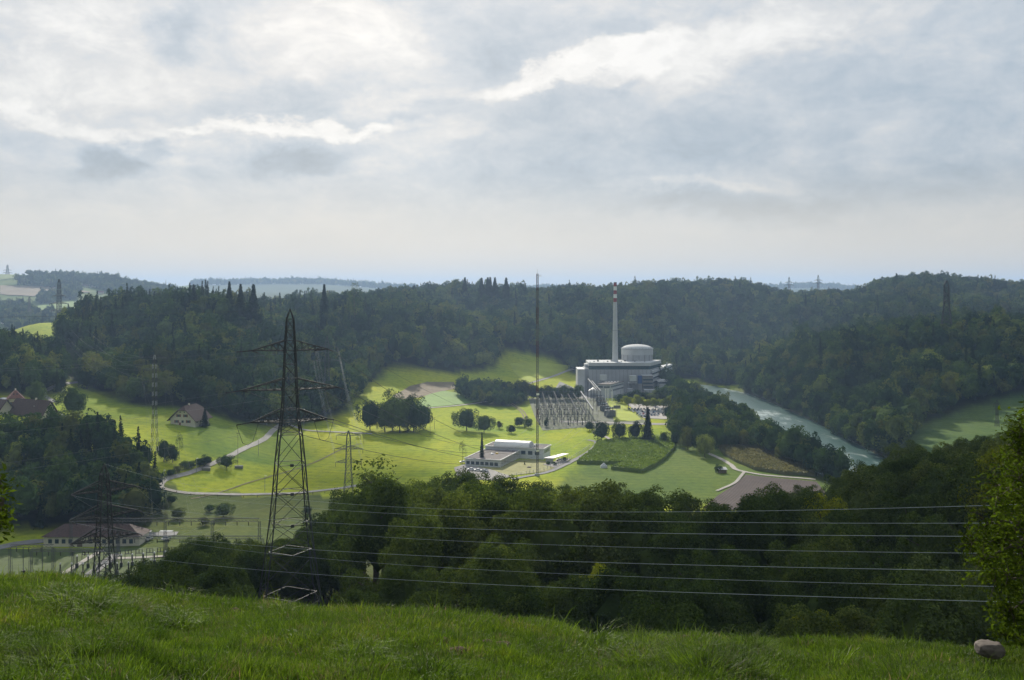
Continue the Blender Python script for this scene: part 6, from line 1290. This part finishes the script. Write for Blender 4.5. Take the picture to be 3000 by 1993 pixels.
near_branches("walnut", 1, (0.55, .3, -.3), (.75, .4, 3.6), .11, e, bl, M_leaff, 30, .062)
e = empty("overhanging_branch", Vector(pt(-60, 1480, 9.0)), label="dark leafy twig reaching in at the left edge of the picture", cat="tree"); o0 = e.location.copy()
bl = [(Vector(pt(x, y, 9.0 + rg.uniform(-.2, .2))) - o0, .10) for x, y in ((-8, 1400), (-2, 1430), (6, 1480), (8, 1505), (-6, 1545), (-30, 1460), (-40, 1520), (-60, 1400), (-80, 1480))]
near_branches("twig", 2, (-.9, .2, -2.2), (0, 0, .35), .05, e, bl, M_leaff, 9, .06)
# ------------------------------------------------------------------ unseen cloud added to shade the valley, its gaps shaped where sun should fall
GAPS = [(-120, 700, 330, 165, 0), (-330, 650, 160, 130, 0), (60, 830, 150, 110, 0), (60, 1180, 240, 110, 0), (130, 980, 160, 120, 0, 1.2), (0, 5, 60, 45, 0), (-560, 2700, 700, 600, 0), (-150, 520, 120, 60, 0, .8), (-130, 448, 120, 36, 0, -.8), (80, 190, 290, 125, 8, 1.4), (430, 1500, 200, 160, 30, .5), (-250, 1150, 200, 120, 20, .35)]
CZ = 2200.0; off = sd * (CZ / sd.z); cs = 30.0; gxn = np.arange(-1200, 1201, cs); gyn = np.arange(-240, 1321, cs); CX, CY = np.meshgrid(gxn, gyn)
def gap(cx, cy, rx, ry, rot=0, k=1.0):
    c_, s_ = math.cos(R(rot)), math.sin(R(rot)); u = ((CX - cx) * c_ + (CY - cy) * s_) / rx; v = (-(CX - cx) * s_ + (CY - cy) * c_) / ry; return k * np.clip(1.35 - np.hypot(u, v), 0, 1.0)
cov = .42 - 1.1 * sstep(850, 1150, CY) + fbm(CX / 420, CY / 420, 4) * 1.3
for g_ in GAPS: cov = cov - gap(*g_) * 1.1
edge = np.minimum(np.minimum(CX + 1200, 1200 - CX), np.minimum(CY + 240, 1320 - CY)) / 300.0; cov = np.minimum(cov, edge)
ix = -np.ones(CX.shape, int); m_ = cov > 0; ix[m_] = np.arange(m_.sum()); nb_ = m_.sum(); th = np.sqrt(cov[m_]) * 170 + fbm(CX[m_] / 90, CY[m_] / 90, 3) * 90 * np.minimum(1, cov[m_] * 4)
bx, by = CX[m_] + off.x, CY[m_] + off.y; Vb = np.stack([bx, by, CZ - 12 * np.minimum(1, cov[m_] * 5)], 1); Vt = np.stack([bx, by, CZ + np.maximum(th, 1)], 1)
q4 = (ix[:-1, :-1] >= 0) & (ix[1:, :-1] >= 0) & (ix[1:, 1:] >= 0) & (ix[:-1, 1:] >= 0); Qb = np.stack([ix[:-1, :-1][q4], ix[1:, :-1][q4], ix[1:, 1:][q4], ix[:-1, 1:][q4]], 1)
M_cl = bpy.data.materials.new("shade_cloud_skin"); M_cl.use_nodes = True; M_cl.node_tree.nodes.clear(); t = NT(M_cl.node_tree)
t.n('ShaderNodeOutputMaterial', {'Surface': t.n('ShaderNodeMixShader', {0: .62, 1: t.n('ShaderNodeBsdfDiffuse', {'Color': (.92, .93, .94, 1)}).outputs[0], 2: t.n('ShaderNodeBsdfTranslucent', {'Color': (.95, .96, .98, 1)}).outputs[0]}).outputs[0]})
cm_ = mesh_of("shade_cloud", np.vstack([Vb, Vt]), np.vstack([Qb, Qb[:, ::-1] + nb_]), (M_cl,), smooth=True); obj("shade_cloud", cm_, kind='stuff', label="unseen cloud bank added and shaped to shade the valley")
# ------------------------------------------------------------------ the air
hz_ = MB().box(-9600, 9600, -120, 12900, -145, 150).mesh("haze")
M = bpy.data.materials.new("hazy_air"); M.use_nodes = True; M.node_tree.nodes.clear(); t = NT(M.node_tree)
vv = t.n('ShaderNodeVolumePrincipled', {'Color': (0.50, 0.70, 1.0, 1), 'Density': 1.2e-4, 'Anisotropy': 0.2})
t.n('ShaderNodeOutputMaterial', {'Volume': vv.outputs[0]}); hz_.materials.append(M)
obj("haze", hz_, kind='stuff', label="pale blue haze filling the valley air")
